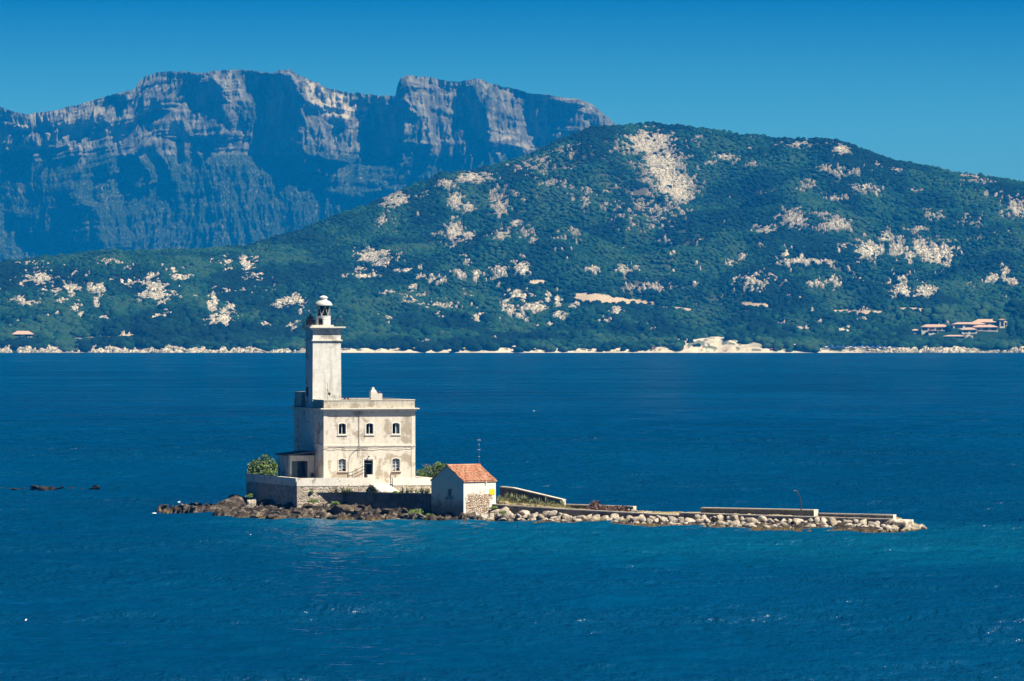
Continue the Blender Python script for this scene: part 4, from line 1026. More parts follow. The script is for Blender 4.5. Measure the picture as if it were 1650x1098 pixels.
# ============================================================ BOULDERS
def rock_mesh(name, seed, angular=.5, flat=.8, bev=.12, npts=12):
    r = random.Random(seed); bm = bmesh.new()
    for _ in range(npts):
        v = Vector((r.gauss(0, 1), r.gauss(0, 1), r.gauss(0, 1))).normalized()
        mx_ = max(abs(v.x), abs(v.y), abs(v.z)); v = v * ((1 - angular) + angular / mx_ * .8) * r.uniform(.85, 1.1)
        bm.verts.new((v.x * r.uniform(.9, 1.15), v.y, v.z * flat))
    res = bmesh.ops.convex_hull(bm, input=bm.verts[:])
    bmesh.ops.delete(bm, geom=[g for g in res['geom_interior'] if isinstance(g, bmesh.types.BMVert)], context='VERTS')
    bmesh.ops.triangulate(bm, faces=bm.faces[:])
    bmesh.ops.subdivide_edges(bm, edges=bm.edges[:], cuts=2, use_grid_fill=True)
    for _ in range(1): bmesh.ops.smooth_vert(bm, verts=bm.verts[:], factor=.5, use_axis_x=True, use_axis_y=True, use_axis_z=True)
    for v in bm.verts: v.co *= 1.1 + r.uniform(-.03, .03)
    for f in bm.faces: f.smooth = True
    bm.normal_update(); me = bpy.data.meshes.new(name); bm.to_mesh(me); bm.free()
    return me
rock_meshes = [rock_mesh("boulder", 100 + i, .5, .8) for i in range(12)]
flat_meshes = [rock_mesh("rock", 200 + i, .35, .45, .08) for i in range(8)]
for m_ in rock_meshes: m_.materials.append(M_rock)
M_shore2 = mat_rock("brown_shore_rock", (.035, .030, .026), (.12, .10, .078), (.46, .40, .32))
for m_ in flat_meshes: m_.materials.append(M_shore2)
def put_rock(name, me, x, y, z, s, rnd, label, cat, group=None, sz=None, mat=None):
    o = bpy.data.objects.new(name, me); COL.objects.link(o); o.location = (x, y, z)
    o.rotation_euler = (rnd.uniform(-.5, .5), rnd.uniform(-.5, .5), rnd.uniform(0, 6.28)); o.scale = (s * rnd.uniform(.85, 1.2), s * rnd.uniform(.8, 1.1), (sz or s) * rnd.uniform(.8, 1.1))
    tag(o, label, cat, group); return o
wall_line = [(792, 647.5), (900, 641), (1094, 630.2), (1250, 622), (1438, 613.5), (1462, 612.4)]
WLx = [p[0] for p in wall_line]; WLd = [p[1] for p in wall_line]
secs = [(800, 910, "pale boulder below the wall by the garden plants"), (910, 1094, "pale boulder below the mole wall's lower stretch"),
        (1094, 1290, "boulder of the mole left of the lamp post"), (1290, 1462, "boulder near the mole's seaward end")]
rr = random.Random(12)
for row, (off, zc, sz, step, cnt) in enumerate(((.7, .82, .58, 9.6, 0), (1.55, .42, .60, 9.4, 0), (2.5, .05, .56, 9.8, 0), (3.3, -.12, .5, 10.0, 0))):
    px = (803 + row * 5) if row < 3 else 930
    while px < 1458 + row * 6:
        D = np.interp(px, WLx, WLd); s = sz * rr.uniform(.5, 1.35)
        if row == 0 and px < 850: s *= 1.25
        x, y = PW(px + rr.uniform(-2.5, 2.5), D); x += -.55 * off + rr.uniform(-.2, .2); y += -.83 * off * (1.0 if px > 900 else .95) + rr.uniform(-.25, .25)
        lab = [l for a, b, l in secs if a <= min(px, 1461) < b][0]
        lab += (", in the top row against the wall", ", in the middle of the heap", ", low in the heap", ", down at the waterline")[row]
        put_rock("boulder", rr.choice(rock_meshes), x, y, zc + rr.uniform(-.16, .22) - (.25 if 905 < px < 1090 and row == 0 else 0), s, rr, lab, "boulder", lab.replace("boulder", "boulders", 1))
        px += step * (s / sz) * rr.uniform(.85, 1.1)
for i in range(30):       # tip of the mole
    px = rr.uniform(1440, 1490); D = rr.uniform(610.5, 623); 
    if px > 1474: D = rr.uniform(615, 623)
    x, y = PW(px, D); put_rock("boulder", rr.choice(rock_meshes), x, y, rr.uniform(.0, .55) * (1.3 - (px - 1440) / 50), rr.uniform(.45, .72), rr, "brown and white boulder scattered off the seaward tip of the mole", "boulder", "boulders at the tip of the mole")
for i in range(16):
    px = rr.uniform(1012, 1048); D = np.interp(px, WLx, WLd) + rr.uniform(3.5, 7); x, y = PW(px, D)
    put_rock("rubble_block", rr.choice(rock_meshes), x, y, 1.15 + rr.uniform(0, .45) * max(0, (1040 - px) / 28), rr.uniform(.18, .34), rr, "small pale block of rubble where the low wall on the mole has collapsed", "rubble", "rubble at the broken wall")
for i in range(5):
    x, y = PW(1082 + i * 3.2, 634.5); put_rock("rubble_block", rr.choice(rock_meshes), x, y, 1.15, .22, rr, "small pinkish stone lying on the mole by the step in its wall", "rubble", "stones at the step of the mole")
# shore rocks in front of the islet
for i in range(120):
    px = rr.uniform(262, 815); py = np.interp(px, [p[0] for p in shore_front], [p[1] for p in shore_front]); back = rr.uniform(-.6, 4.5) * (.4 if px < 340 else 1)
    D = DW(py) + back; x, y = PW(px, D)
    s = rr.uniform(.28, .75) * (1.0 if back < 3 else .8)
    if 694 < px < 749: s *= .45; D = DW(py) - .5; x, y = PW(px, D)
    g = 0 if px < 330 else 1 if px < 400 else 2 if px < 480 else 3 if px < 560 else 4 if px < 630 else 5 if px < 694 else 6 if px < 749 else 7
    lab = ("brown rock at the far left tip of the low spit", "brown rock at the foot of the slanting brown rock", "dark rock below the shaded side of the terrace", "brown and cream rock below the lit corner of the terrace", "dark rock under the middle of the long shaded wall", "cream-edged rock between the shaded wall and the boathouse", "small brown rock at the foot of the boathouse's shaded gable", "small brown rock in front of the boathouse's lit stone wall")[g]
    put_rock("shore_rock", rr.choice(flat_meshes), x, y, max(ground_z(x, y), -.05) + s * .12, s, rr, lab, "rock", lab.replace("rock", "rocks", 1))
# three that stand out
def big_rock(name, seed, loc, scale, rot, mat, label, sub=4):
    bm = bmesh.new(); bmesh.ops.create_icosphere(bm, subdivisions=sub, radius=1.0)
    co = np.array([v.co[:] for v in bm.verts]); r = random.Random(seed)
    for _ in range(9):      # cut flat facets
        nrm_ = Vector((r.gauss(0, 1), r.gauss(0, 1), r.gauss(0, .8))).normalized(); dlim = r.uniform(.55, .85)
        dd = co @ np.array(nrm_); ex = np.clip(dd - dlim, 0, None); co -= ex[:, None] * np.array(nrm_)[None] * .9
    n = fbm(co[:, 0] * 2.2 + co[:, 2] * 1.7 + 5, co[:, 1] * 2.2 - co[:, 2] * 1.3 + 9, 4, seed); co *= (1 + (n - .5) * .35)[:, None]
    for v, c in zip(bm.verts, co): v.co = c
    me = bpy.data.meshes.new(name); bm.to_mesh(me); bm.free()
    o = link_mesh(name, me, mat); o.location = loc; o.scale = scale; o.rotation_euler = rot; tag(o, label, "rock"); return o
p = W(362, 0, 668); big_rock("rock", 3, (p.x, 668, .45), (3.2, 1.5, 1.35), (0, -.42, .1), M_shore2, "large brown slanting rock left of the terrace, sloping down to the sea")
p = W(385, 0, 672); big_rock("rock", 8, (p.x, 672, .9), (1.7, 1.8, 1.6), (0, .1, .5), M_shore, "dark rock behind the slanting brown rock, against the shaded terrace wall")
p = W(406, 0, 662.5); big_rock("rock", 5, (p.x - .2, 662.5, .9), (.75, .9, 1.5), (0, .25, .2), M_rock, "tall pale sunlit rock with green weeds on top by the shaded terrace side")
p = W(602, 0, 650); big_rock("rock", 15, (W(560, 0, 652.5).x, 652.5, .9), (2.2, 1.0, .75), (0, .08, -.5), M_shore, "dark overhanging ledge of rock under the shaded lower wall")
p = W(401, 0, 661); slab = MB().box(-2.7, 2.7, -.5, .5, -.09, .09).build("slab", M_shore2); slab.location = (p.x, 660.5, .62); slab.rotation_euler = (.1, -.13, .15); tag(slab, "long thin tilted slab lying on the rocks at the waterline", "slab")
M_reef = mat_rock('reef_stone', (.012, .012, .012), (.025, .024, .022), (.07, .062, .052), wet=False)
reef_meshes = [rock_mesh('reef', 230 + i, .35, .45, .08) for i in range(4)]
for m_ in reef_meshes: m_.materials.append(M_reef)
# reef awash far left
for i, (px, s, h) in enumerate([(-8, 1.0, .3), (3, .8, .25), (24, .9, .4), (34, .7, .3), (55, 1.0, .5), (64, 1.2, .55), (73, 1.1, .55), (82, .8, .5), (93, .9, .22), (105, .8, .3), (115, .7, .25), (134, .5, .2), (146, .8, .32), (153, .7, .3)]):
    x, y = PW(px, 768 + rr.uniform(-3, 3)); o = put_rock("reef_rock", rr.choice(reef_meshes), x, y, .12, s * 1.2, rr, "low dark reef rock awash in the sea at the far left", "rock", "reef rocks awash at the far left", sz=h * 1.9)
x, y = PW(812, 631); put_rock("reef_rock", flat_meshes[2], x, y, .02, .42, rr, "single orange-brown rock just out of the water in front of the boathouse", "rock")

# street lamp leaning over the mole
t = empty("lamp_post", (*PW(1291, 624.5), 1.1), .0); tag(t, "thin black bent lamp post leaning over the mole", "lamp post")
MB().tube([(0, 0, 0), (.0, 0, .9), (-.04, 0, 1.6), (-.16, 0, 2.3), (-.34, 0, 2.8), (-.48, 0, 2.98), (-.62, 0, 3.0)], [.07, .065, .06, .055, .05, .045, .04], 8).build("pole", M_iron, t, smooth=True)
MB().box(-.86, -.55, -.09, .09, 2.94, 3.05, taper=.03).build("lamp_head", M_conc, t)
MB().box(-.1, .1, -.1, .1, 0, .12).build("base", M_iron, t)

# ============================================================ PLANTS
def foliage(name, n, rx, ry, rz, leaf, seed, mat, parent, clumps=14, bottom=.15, sparse=False):
    r = np.random.default_rng(seed)
    cc = r.normal(0, 1, (clumps, 3)); cc /= np.linalg.norm(cc, axis=1)[:, None]; cc *= (r.uniform(.25, .82, clumps) ** .6)[:, None]
    cc[:, 2] = np.abs(cc[:, 2]) * 1.0 - .12; cr_ = r.uniform(.22, .46, clumps) * (.7 if sparse else 1)
    k = r.integers(0, clumps, n); d = r.normal(0, 1, (n, 3)); d /= np.linalg.norm(d, axis=1)[:, None]
    P = cc[k] + d * (cr_[k] * r.uniform(.5, 1.05, n) ** .5)[:, None]
    P = P * np.array([rx, ry, rz]); P[:, 2] = np.maximum(P[:, 2] + rz * bottom, .02)
    a = r.normal(0, 1, (n, 3)); a /= np.linalg.norm(a, axis=1)[:, None]; b = np.cross(a, r.normal(0, 1, (n, 3))); b /= np.linalg.norm(b, axis=1)[:, None]
    s = leaf * r.uniform(.6, 1.3, n)[:, None]
    q = np.stack([P - a * s, P + b * s * .55, P + a * s, P - b * s * .55], 1).reshape(-1, 3)
    me = np_mesh(name, q, np.arange(4 * n).reshape(-1, 4), False)
    tone = np.clip(.25 + .5 * (r.uniform(0, 1, clumps)[k] - .3) + r.normal(0, .12, n), 0, 1); set_attr(me, 'tone', np.repeat(tone, 4))
    return link_mesh(name, me, mat, parent)
def bush(name, label, cat, loc, rx, ry, rz, n, leaf, seed, mat=None, sparse=False, stems=6, group=None):
    t = empty(name, loc); tag(t, label, cat, group)
    foliage("crown", n, rx, ry, rz, leaf, seed, mat or M_leaf, t, 26, sparse=sparse)
    r = random.Random(seed); m = MB()
    for i in range(stems):
        a = r.uniform(0, 6.28); k = r.uniform(.3, .8); m.tube([(0, 0, -.2), (math.cos(a) * rx * k * .4, math.sin(a) * ry * k * .4, rz * .5), (math.cos(a) * rx * k, math.sin(a) * ry * k, rz * .95)], [.05, .035, .012], 5)
    m.build("stem", M_wood, t); return t
p = W(427, 0, 684); bush("bush", "dense green leafy bush behind the terrace wall left of the annex", "bush", (p.x, 684, 3.9), 2.1, 2.0, 2.45, 4200, .15, 31)
p = W(412, 0, 683); bush("bush", "lower green bush at the far left end of the terrace", "bush", (p.x, 683, 3.9), 1.2, 1.2, 1.4, 1500, .14, 32)
p = W(702, 0, 668); bush("bush", "pale feathery bush behind the terrace between house and boathouse", "bush", (p.x, 668, 3.7), 2.1, 1.8, 2.4, 4200, .14, 33, sparse=True, stems=14)
p = W(679, 0, 670); bush("bush", "sparse low bush against the right corner of the house", "bush", (p.x, 670, 3.9), 1.0, 1.0, 1.4, 650, .12, 34, sparse=True)
p = W(600, 0, 652); bush("shrub", "small dark round shrub left of the white steps", "shrub", (W(599, 0, 653.2).x, 653.2, 2.98), .62, .5, .85, 1300, .09, 35, mat_leaf("dark_leaves", (.008, .022, .012), (.018, .04, .018), (.03, .05, .025)))
p = W(970, 0, 639); bush("dry_bush", "low spreading reddish-brown dry bush on the mole", "bush", (*PW(980, 641), 1.05), 3.0, 1.3, .85, 2600, .13, 36, M_dry)
bush("dry_bush", "small rounded reddish dry bush rising above the broken wall", "bush", (*PW(958, 642), 1.3), .75, .7, 1.15, 1100, .11, 37, M_dry)
M_weed = mat_leaf("fresh_weeds", (.10, .20, .03), (.20, .34, .05), (.34, .42, .10))
for i, (px, D, z, r_, lab) in enumerate([(505, 654.2, 1.9, .7, "bright green weed tuft on the rocks at the left end of the shaded wall"), (672, 646.3, .9, .9, "green weed clump on the rocks left of the boathouse"),
        (402, 661.8, 2.3, .55, "yellow-green weeds on top of the tall pale rock"), (810, 643.2, .95, .5, "green weed tuft among the boulders right of the boathouse"), (692, 645.5, .6, .5, "small weed tuft at the boathouse's shaded corner"),
        (501, 655.4, 3.0, .28, "small plant growing out of the lit terrace wall"), (540, 653, 1.7, .6, "thin weeds on the ledge under the shaded wall"), (637, 652.5, 3.0, .35, "weeds growing beside the foot of the white steps"), (797, 647, 1.4, .5, "weeds at the boathouse's right-hand corner")]):
    p = W(px, 0, D); bush("weed", lab, "weed", (p.x, D, z), r_, r_ * .6, r_ * .6, 420, .08, 50 + i, M_weed, stems=3)
def agave(name, seed):
    r = random.Random(seed); m = MB(); n = r.randint(12, 17)
    for i in range(n):
        a = i * 2.4 + r.uniform(-.3, .3); el = r.uniform(.5, 1.45); Ln = r.uniform(.7, 1.15); w0 = .085
        d = Vector((math.cos(a) * math.cos(el), math.sin(a) * math.cos(el), math.sin(el))); s_ = Vector((-math.sin(a), math.cos(a), 0)); prev = None
        for k in range(5):
            t_ = k / 4; c = d * Ln * t_ + Vector((0, 0, -.18 * t_ * t_ * Ln * math.cos(el))); w_ = w0 * (1 - t_) ** .7 * (1 + .8 * t_) if k < 4 else .004
            up = Vector((0, 0, -w_ * .45)); row = [m.bm.verts.new(c - s_ * w_), m.bm.verts.new(c + up), m.bm.verts.new(c + s_ * w_)]
            if prev:
                for q in (0, 1): m.bm.faces.new([prev[q], prev[q + 1], row[q + 1], row[q]])
            prev = row
    bmesh.ops.recalc_face_normals(m.bm, faces=m.bm.faces); me = bpy.data.meshes.new(name); m.bm.to_mesh(me); m.bm.free()
    set_attr(me, 'tone', np.random.default_rng(seed).uniform(0, 1, len(me.vertices))); me.materials.append(M_agave); return me
ag = [agave("agave_plant", 300 + i) for i in range(6)]
spots = []
for i in range(62):
    px = 800 + (rr.random() ** .9) * 112; D = np.interp(px, [800, 910], [648.5, 643.5]) + rr.uniform(.4, 5.5) * (1 - .45 * (px - 800) / 110); spots.append((px, D, 'g'))
for i in range(9): spots.append((rr.uniform(537, 566), rr.uniform(654.2, 655.6), 'y'))
for i in range(15): spots.append((rr.uniform(640, 694), rr.uniform(649.5, 653), 'r'))
labs = {'g': "grey-green spiky agave on the garden bank", 'y': "spiky agave at the foot of the lit terrace wall, left of the steps", 'r': "spiky agave on the yard right of the white steps"}
for px, D, k in spots:
    o = bpy.data.objects.new("agave", rr.choice(ag)); COL.objects.link(o); x, y = PW(px, D)
    z = 2.98 if k != 'g' else max(ground_z(x, y), 1.0) - .05
    o.location = (x, y, z); o.rotation_euler = (0, 0, rr.uniform(0, 6.28)); s = rr.uniform(.55, 1.05) * (.8 if k != 'g' else 1); o.scale = (s, s, s * rr.uniform(.8, 1.3))
    lb = labs[k] + (("", ", nearest the boathouse")[px < 828] or ("", ", below the low end of the wall")[px > 872] or ", below the middle of the wall" if k == 'g' else "")
    tag(o, lb, "agave", lb.replace("agave", "agaves", 1))
# dry grass over the garden bank: uncountable
r = np.random.default_rng(5); n = 9000
gpx_ = r.uniform(797, 952, n); gD = np.interp(gpx_, [797, 950], [648.3, 639.5]) + r.uniform(.5, 6.0, n) * np.interp(gpx_, [797, 950], [1, .6])
X_ = (gpx_ - 825) / F * gD; Z_ = np.array([max(ground_z(a, b), .9) for a, b in zip(X_, gD)])
hgt = r.uniform(.12, .42, n); an = r.uniform(0, 6.28, n); dx, dy = np.cos(an) * .03, np.sin(an) * .03
q = np.stack([np.stack([X_ - dx, gD - dy, Z_], 1), np.stack([X_ + dx, gD + dy, Z_], 1), np.stack([X_ + r.normal(0, .12, n), gD + r.normal(0, .12, n), Z_ + hgt], 1)], 1).reshape(-1, 3)
me = np_mesh("dry_grass", q, np.arange(3 * n).reshape(-1, 3), False); set_attr(me, 'tone', np.repeat(r.uniform(0, 1, n), 3))
tag(link_mesh("dry_grass", me, mat_leaf("straw", (.30, .24, .11), (.44, .36, .18), (.16, .20, .06))), kind='stuff')

# ============================================================ FAR SHORE: houses, beach things, coastal boulders
def far_at(px, py, y_to=5900):
    Ys_ = np.arange(5046, y_to, 1.0); z_, _, _ = coast_h(np.full(len(Ys_), float(px)), Ys_)
    rowsp = HY + (CH - z_) * F / Ys_
    k = np.argmax(rowsp <= py); Y = Ys_[k] if rowsp[k] <= py else Ys_[-1]
    return (px - 825) / F * Y, float(Y), float(z_[k])
M_vwall = mat_plain("villa_plaster", (.80, .76, .70), .9, .1, .12, .5)
M_vpink = mat_plain("pinkish_plaster", (.62, .50, .46), .9, .1, .15, .5)
M_vroof = mat_plain("faded_terracotta", (.52, .36, .29), .9, .1, .3, 1.2)
M_vglass = mat_plain("shaded_opening", (.02, .03, .04), .4, .4, 0)
def hip_roof(mb, x0, x1, y0, y1, z, h, over=.9, gable=False):
    x0 -= over; x1 += over; y0 -= over; y1 += over; ins = 0 if gable else min((y1 - y0) / 2, (x1 - x0) / 2.2)
    ym = (y0 + y1) / 2
    v = [mb.bm.verts.new(c) for c in ((x0, y0, z), (x1, y0, z), (x1, y1, z), (x0, y1, z), (x0 + ins, ym, z + h), (x1 - ins, ym, z + h))]
    for f in ((0, 1, 5, 4), (2, 3, 4, 5), (1, 2, 5), (3, 0, 4), (3, 2, 1, 0)): mb.bm.faces.new([v[i] for i in f])
    return mb
def villa(label, px, top_py, wpx, wall_px, roof_px, D=None, foot=6, rot=.0, depth=9, mat=None, windows=3, loggia=False, chim=True, name="villa"):
    """px centre, row of the ridge, width and heights in photo pixels"""
    D = D or far_at(px, top_py + wall_px + roof_px + 1)[1]
    m_ = D / F; w_ = wpx * m_; hw = wall_px * m_; hr = roof_px * m_; zt = ZD(top_py, D) ; ze = zt - hr; zb = ze - hw
    t = empty(name, ((px - 825) * m_, D, zb), rot); tag(t, label, "house", "white villas with terracotta roofs above the far shore" if name == "villa" else None)
    wl = MB().box(-w_ / 2, w_ / 2, 0, depth, -foot, hw).build("wall", mat or M_vwall, t)
    cts = []
    if windows:
        for i in range(windows):
            c = -w_ / 2 + w_ * (i + .5) / windows; ww = w_ / windows * (.30 if not loggia else .38)
            cts.append((c, ww))
        for c, ww in cts:
            MB().box(c - ww, c + ww, -.06, .3, hw * .18, hw * .78).build("window", M_vglass, t)
    rf = hip_roof(MB(), -w_ / 2, w_ / 2, 0, depth, hw + .02, hr).build("roof", M_vroof, t)
    if chim: MB().box(w_ * .12, w_ * .12 + .9, depth * .4, depth * .4 + .8, hw + hr * .3, hw + hr + .8).build("chimney", M_vwall, rf)
    return t
villa("topmost white villa at the right end, under a wide pale terracotta roof", 1596, 514.5, 54, 7.5, 5, rot=.06, windows=4, loggia=True)
villa("tall narrow white tower wing at the right end of the villas", 1615, 514, 8, 13, 1.5, D=None, windows=1, chim=False)
villa("low terracotta-roofed wing in front of the topmost villa", 1588, 524, 40, 6, 3.5, rot=-.05, windows=3, mat=M_vpink)
villa("white villa with a long shallow roof left of the topmost villa", 1562, 519.5, 52, 8, 3, rot=.04, windows=3, loggia=True)
villa("small villa with a pointed terracotta roof in the middle of the group", 1562, 528, 24, 6, 3.5, windows=2, chim=False)
villa("long low villa with a terracotta roof at the left of the group", 1507, 523, 44, 7, 4, rot=-.05, windows=4, loggia=True)
villa("low tile-roofed outbuilding farthest left of the villas", 1475, 530.5, 18, 4, 2.5, windows=1, chim=False)
villa("white garage block with openings below the left villa", 1504, 532, 15, 5.5, .8, windows=2, chim=False)
villa("white poolside terrace house lowest among the villas", 1538, 540, 34, 4, 2.2, windows=4, loggia=True, chim=False)
villa("solitary reddish tile-roofed cottage among dark trees at the far left", 37, 533.5, 34, 4.5, 5.5, rot=.1, windows=2, chim=False, name="cottage")
# beach pavilion and lawn pavilions
def shelter(label, px, py, wpx, hpx, mat, name="beach_hut", hip=2.0):
    x, Y, z = far_at(px, py); m_ = Y / F; w_ = wpx * m_; h = hpx * m_
    t = empty(name, (x, Y, z)); tag(t, label, "beach hut")
    MB().box(-w_ / 2, w_ / 2, 0, 5, h * .62, h * .7).build("canopy", mat, t); hip_roof(MB(), -w_ / 2 * .8, w_ / 2 * .8, .4, 4.6, h * .702, h * .3, .3).build("roof", mat, t)
    for sx in (-.45, -.15, .15, .45): MB().box(w_ * sx - .12, w_ * sx + .12, .2, .45, -1, h * .62).build("post", M_wood, t)
    MB().box(-w_ * .3, w_ * .1, 3, 4.6, -1, h * .62).build("kiosk", M_vwall, t)
shelter("white-roofed beach hut on posts at the back of the sand, right of the lighthouse", 833, 563, 17, 6.5, M_vwall)
M_gcan = mat_plain("green_awning", (.22, .42, .20), .8, .1, .1)
M_bcan = mat_plain("blue_awning", (.05, .12, .42), .8, .1, .1)
shelter("long green-topped pavilion on the lawn behind the right-hand beach", 1388, 552, 16, 5, M_gcan, "pavilion")
shelter("blue-topped pavilion beside the green one behind the beach", 1405, 554, 12, 4.5, M_bcan, "pavilion")
shelter("small pale blue caravan-like hut in the scrub just right of the tower", 584, 560, 8, 5, mat_plain("pale_blue", (.45, .58, .68), .7, .2, .1), "caravan")
# beach umbrellas
def umbrella_src(mat):
    m = MB().lathe([(0, 2.55), (.7, 2.35), (1.35, 1.95), (1.3, 1.93), (0, 2.3)], (0, 0), 8).tube([(0, 0, -.2), (0, 0, 2.5)], .04, 5)
    return m
umat = {"blue": M_bcan, "white": M_vwall, "red": mat_plain("red_canvas", (.70, .12, .10), .8, .1, .1), "yellow": mat_plain("yellow_canvas", (.75, .60, .12), .8, .1, .1)}
usrc = {}
for k, mt_ in umat.items():
    mb = umbrella_src(mt_); bmesh.ops.recalc_face_normals(mb.bm, faces=mb.bm.faces); me = bpy.data.meshes.new("beach_umbrella"); mb.bm.to_mesh(me); mb.bm.free(); me.materials.append(mt_); usrc[k] = me
ur = random.Random(9); ulab = {"blue": "blue beach umbrella in the crowded row on the right-hand beach", "white": "white beach umbrella in the crowded row on the right-hand beach",
 "red": "red beach umbrella on the sand below the dune", "yellow": "yellow beach umbrella on the narrow middle beach"}
us = [(1328 + i * 3.9 + ur.uniform(-1, 1), 563.8, "blue" if ur.random() < .62 else "white") for i in range(30)] + [(1334 + i * 8 + ur.uniform(-1, 1), 562, "blue") for i in range(12)]
us += [(px_, 565.5, "red") for px_ in (1052, 1098, 1132, 1172, 1243, 1258)] + [(px_, 565.5, "yellow") for px_ in (640, 668, 705, 748, 862, 905)]
for px_, py_, k in us:
    x, Y, z = far_at(px_, py_); o = bpy.data.objects.new("beach_umbrella", usrc[k]); COL.objects.link(o); o.location = (x, Y, z); s_ = ur.uniform(.85, 1.15); o.scale = (s_, s_, s_)
    tag(o, ulab[k], "beach umbrella", ulab[k].replace("umbrella", "umbrellas", 1))
# coastal boulders: right-hand headland and left-hand rocky coast
M_pale = mat_rock("pale_granite", (.40, .34, .27), (.66, .58, .48), (.80, .73, .62), wet=False, sc=.18)
far_r = [rock_mesh("coast_boulder", 400 + i, .45, .75, .1) for i in range(8)]
for m_ in far_r: m_.materials.append(M_pale)
br_ = random.Random(21)
big = [(1427, 568.5, 6.2, 2.6), (1467, 567, 4.5, 3.5), (1483, 566, 5.5, 5), (1496, 565, 6, 7), (1470, 569, 4, 2.2), (1518, 562, 3, 7), (1556, 562, 3.5, 8), (1545, 565, 5, 5), (1600, 562, 8, 7), (1614, 562, 5, 6.5), (1632, 564, 9, 5), (1648, 563, 8, 6), (1585, 557, 4, 3), (1448, 568, 3, 1.6)]
for px_, py_, rw, rh in big:
    x, Y, z = far_at(px_, py_ - 1.5); m_ = Y / F
    o = bpy.data.objects.new("coast_boulder", br_.choice(far_r)); COL.objects.link(o); o.location = (x, Y, z + .1); o.scale = (rw * m_, rw * m_ * .8, rh * m_ * .75); o.rotation_euler = (0, 0, br_.uniform(0, 6.28))
    tag(o, "large pale rounded granite boulder at the water's edge below the villas", "boulder", "large boulders below the villas")
for i in range(85):
    px_ = br_.uniform(1400, 1665) if i < 55 else br_.uniform(1375, 1480); x, Y, z = far_at(px_, br_.uniform(560, 567)); m_ = Y / F; rw = br_.uniform(1.3, 3.8)
    o = bpy.data.objects.new("coast_boulder", br_.choice(far_r)); COL.objects.link(o); o.location = (x, Y, z + .2); o.scale = (rw * m_, rw * m_, rw * m_ * br_.uniform(.6, 1.1)); o.rotation_euler = (br_.uniform(-.3, .3), br_.uniform(-.3, .3), br_.uniform(0, 6.28))
    tag(o, "smaller pale granite boulder along the right-hand far shore", "boulder", "smaller boulders on the right-hand far shore")
for i in range(210):
    px_ = br_.uniform(-20, 500); x, Y, z = far_at(px_, br_.uniform(559, 567)); m_ = Y / F; rw = br_.uniform(1.2, 4.2)
    o = bpy.data.objects.new("coast_rock", br_.choice(far_r)); COL.objects.link(o); o.location = (x, Y, z - .2); o.scale = (rw * m_ * 1.2, rw * m_, rw * m_ * br_.uniform(.5, 1.15)); o.rotation_euler = (br_.uniform(-.5, .5), br_.uniform(-.5, .5), br_.uniform(0, 6.28))
    tag(o, "pinkish rock on the rocky far coast left of the tower", "rock", "rocks on the far coast left of the tower")
# trees and tall shrubs of the coastal belt, thick enough to read as one wood
n = 5200; r = np.random.default_rng(77)
tpx = r.uniform(-215, 1865, n); dd = r.uniform(0, 1, n) ** 1.5 * 260
tY = YS + 24 + dd + 12 * vn(tpx / 30, tpx * 0, 3)
sandv = sample_grid(SAND, tpx, tY); rockv = sample_grid(ROCK, tpx, tY); dv = sample_grid(dgreen + dsand, tpx, tY)
clump = fbm((tpx - 825) / F * tY / 25, tY / 45, 3, 101)
keep = (sandv < .2) & (rockv < .3) & (dv < .3) & (clump > .47)
# leave room in front of the villas' walls
vil = (tpx > 1470) & (tpx < 1630)
tx = (tpx - 825) / F * tY; tz = sample_grid(Zr, tpx, tY)
rowtop = HY + (CH - (tz + 7)) * F / tY
keep &= ~(vil & (rowtop > 514) & (rowtop < 546) & (r.uniform(0, 1, n) < .97))
keep &= ~((tpx > 16) & (tpx < 60) & (rowtop > 530) & (rowtop < 545))
keep &= ~((tpx > 1316) & (tpx < 1446) & (tY < YS + 48))
me = bush_mass("coastal_wood", tx[keep], tY[keep], tz[keep] + .8, r.uniform(2.2, 5.2, n)[keep], IV2, IF2, .9, 5)
tag(link_mesh("coastal_wood", me, M_scrub), kind='stuff')
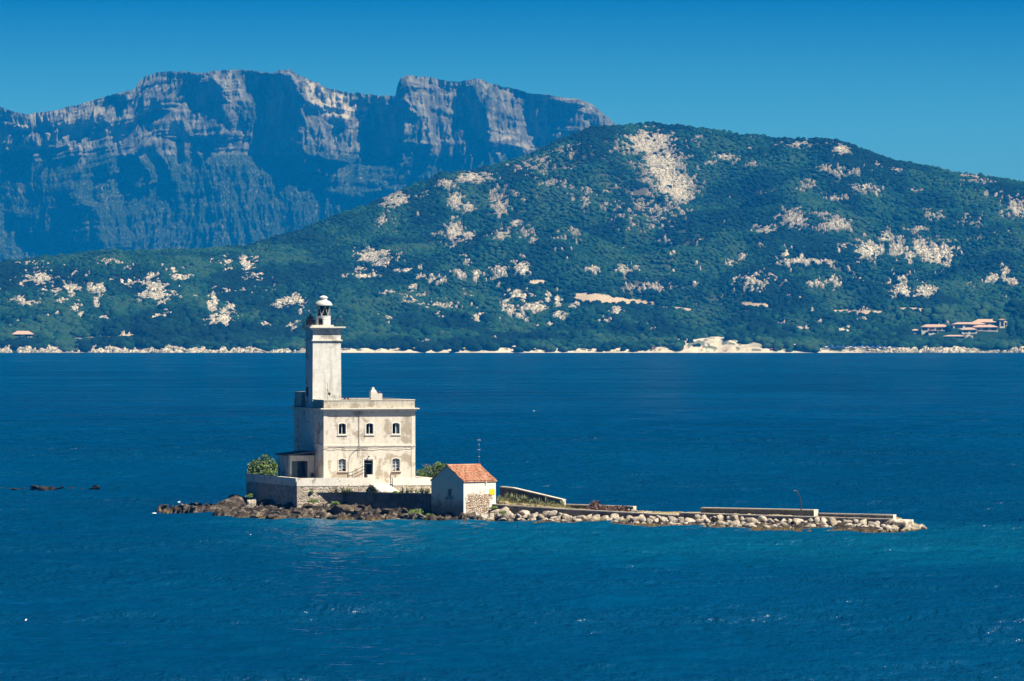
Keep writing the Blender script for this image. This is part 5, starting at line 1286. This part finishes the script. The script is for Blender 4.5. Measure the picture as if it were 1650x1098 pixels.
# small whitecaps
n = 34; cr_ = random.Random(3); fv, ff = [], []
caps = [(288, 813.5, .4), (312, 815, .5), (248, 828, .6), (860, 663, .45), (1516, 641, .35), (740, 756, .5), (790, 743, .5), (818, 848, .6), (28, 793, .5)] + [(cr_.uniform(20, 1630), cr_.uniform(600, 1080), cr_.uniform(.12, .3)) for _ in range(5)]
for px_, py_, s_ in caps:
    D = DW(py_); x, y = PW(px_, D); b0 = len(fv); s_ *= .42
    zc = float(wave_z(np.array([x]), np.array([y]), np.array([.3]))[0]) + .10
    k = 9
    for i in range(k):
        u_ = i / (k - 1) * 2 - 1; hh = (1 - u_ * u_) * cr_.uniform(.6, 1.1)
        fv += [(x + u_ * s_, y - .25 * hh, zc - .10), (x + u_ * s_ * .95 + .05, y + .05, zc + .03 * hh * min(1, s_ + .3)), (x + u_ * s_, y + .22 * hh, zc - .08)]
    for i in range(k - 1):
        for q in (0, 1): ff.append((b0 + i * 3 + q, b0 + i * 3 + 3 + q, b0 + i * 3 + 4 + q, b0 + i * 3 + 1 + q))
tag(link_mesh("foam", np_mesh("foam", np.array(fv), np.array(ff)), mat_plain("sea_foam", (.80, .84, .86), .6, .3, .05)), kind='stuff')

# ============================================================ HAZE
bm = bmesh.new(); bmesh.ops.create_cube(bm, size=1.0)
for v in bm.verts:
    v.co = Vector((v.co.x * 20000, -1000 + (v.co.y + .5) * 14400, -13 + (v.co.z + .5) * (640 + 13)))
me = bpy.data.meshes.new("haze"); bm.to_mesh(me); bm.free()
hm = bpy.data.materials.new("haze_air"); hm.use_nodes = True; ht = hm.node_tree; ht.nodes.clear()
ho = ht.nodes.new("ShaderNodeOutputMaterial"); hv = ht.nodes.new("ShaderNodeVolumePrincipled")
hv.inputs['Color'].default_value = (.002, .25, .92, 1); hv.inputs['Density'].default_value = 0.000075
hv.inputs['Absorption Color'].default_value = (.8, .9, .9, 1)
hv.inputs['Anisotropy'].default_value = 0.0
ht.links.new(hv.outputs[0], ho.inputs['Volume'])
tag(link_mesh("haze", me, hm), kind='stuff')
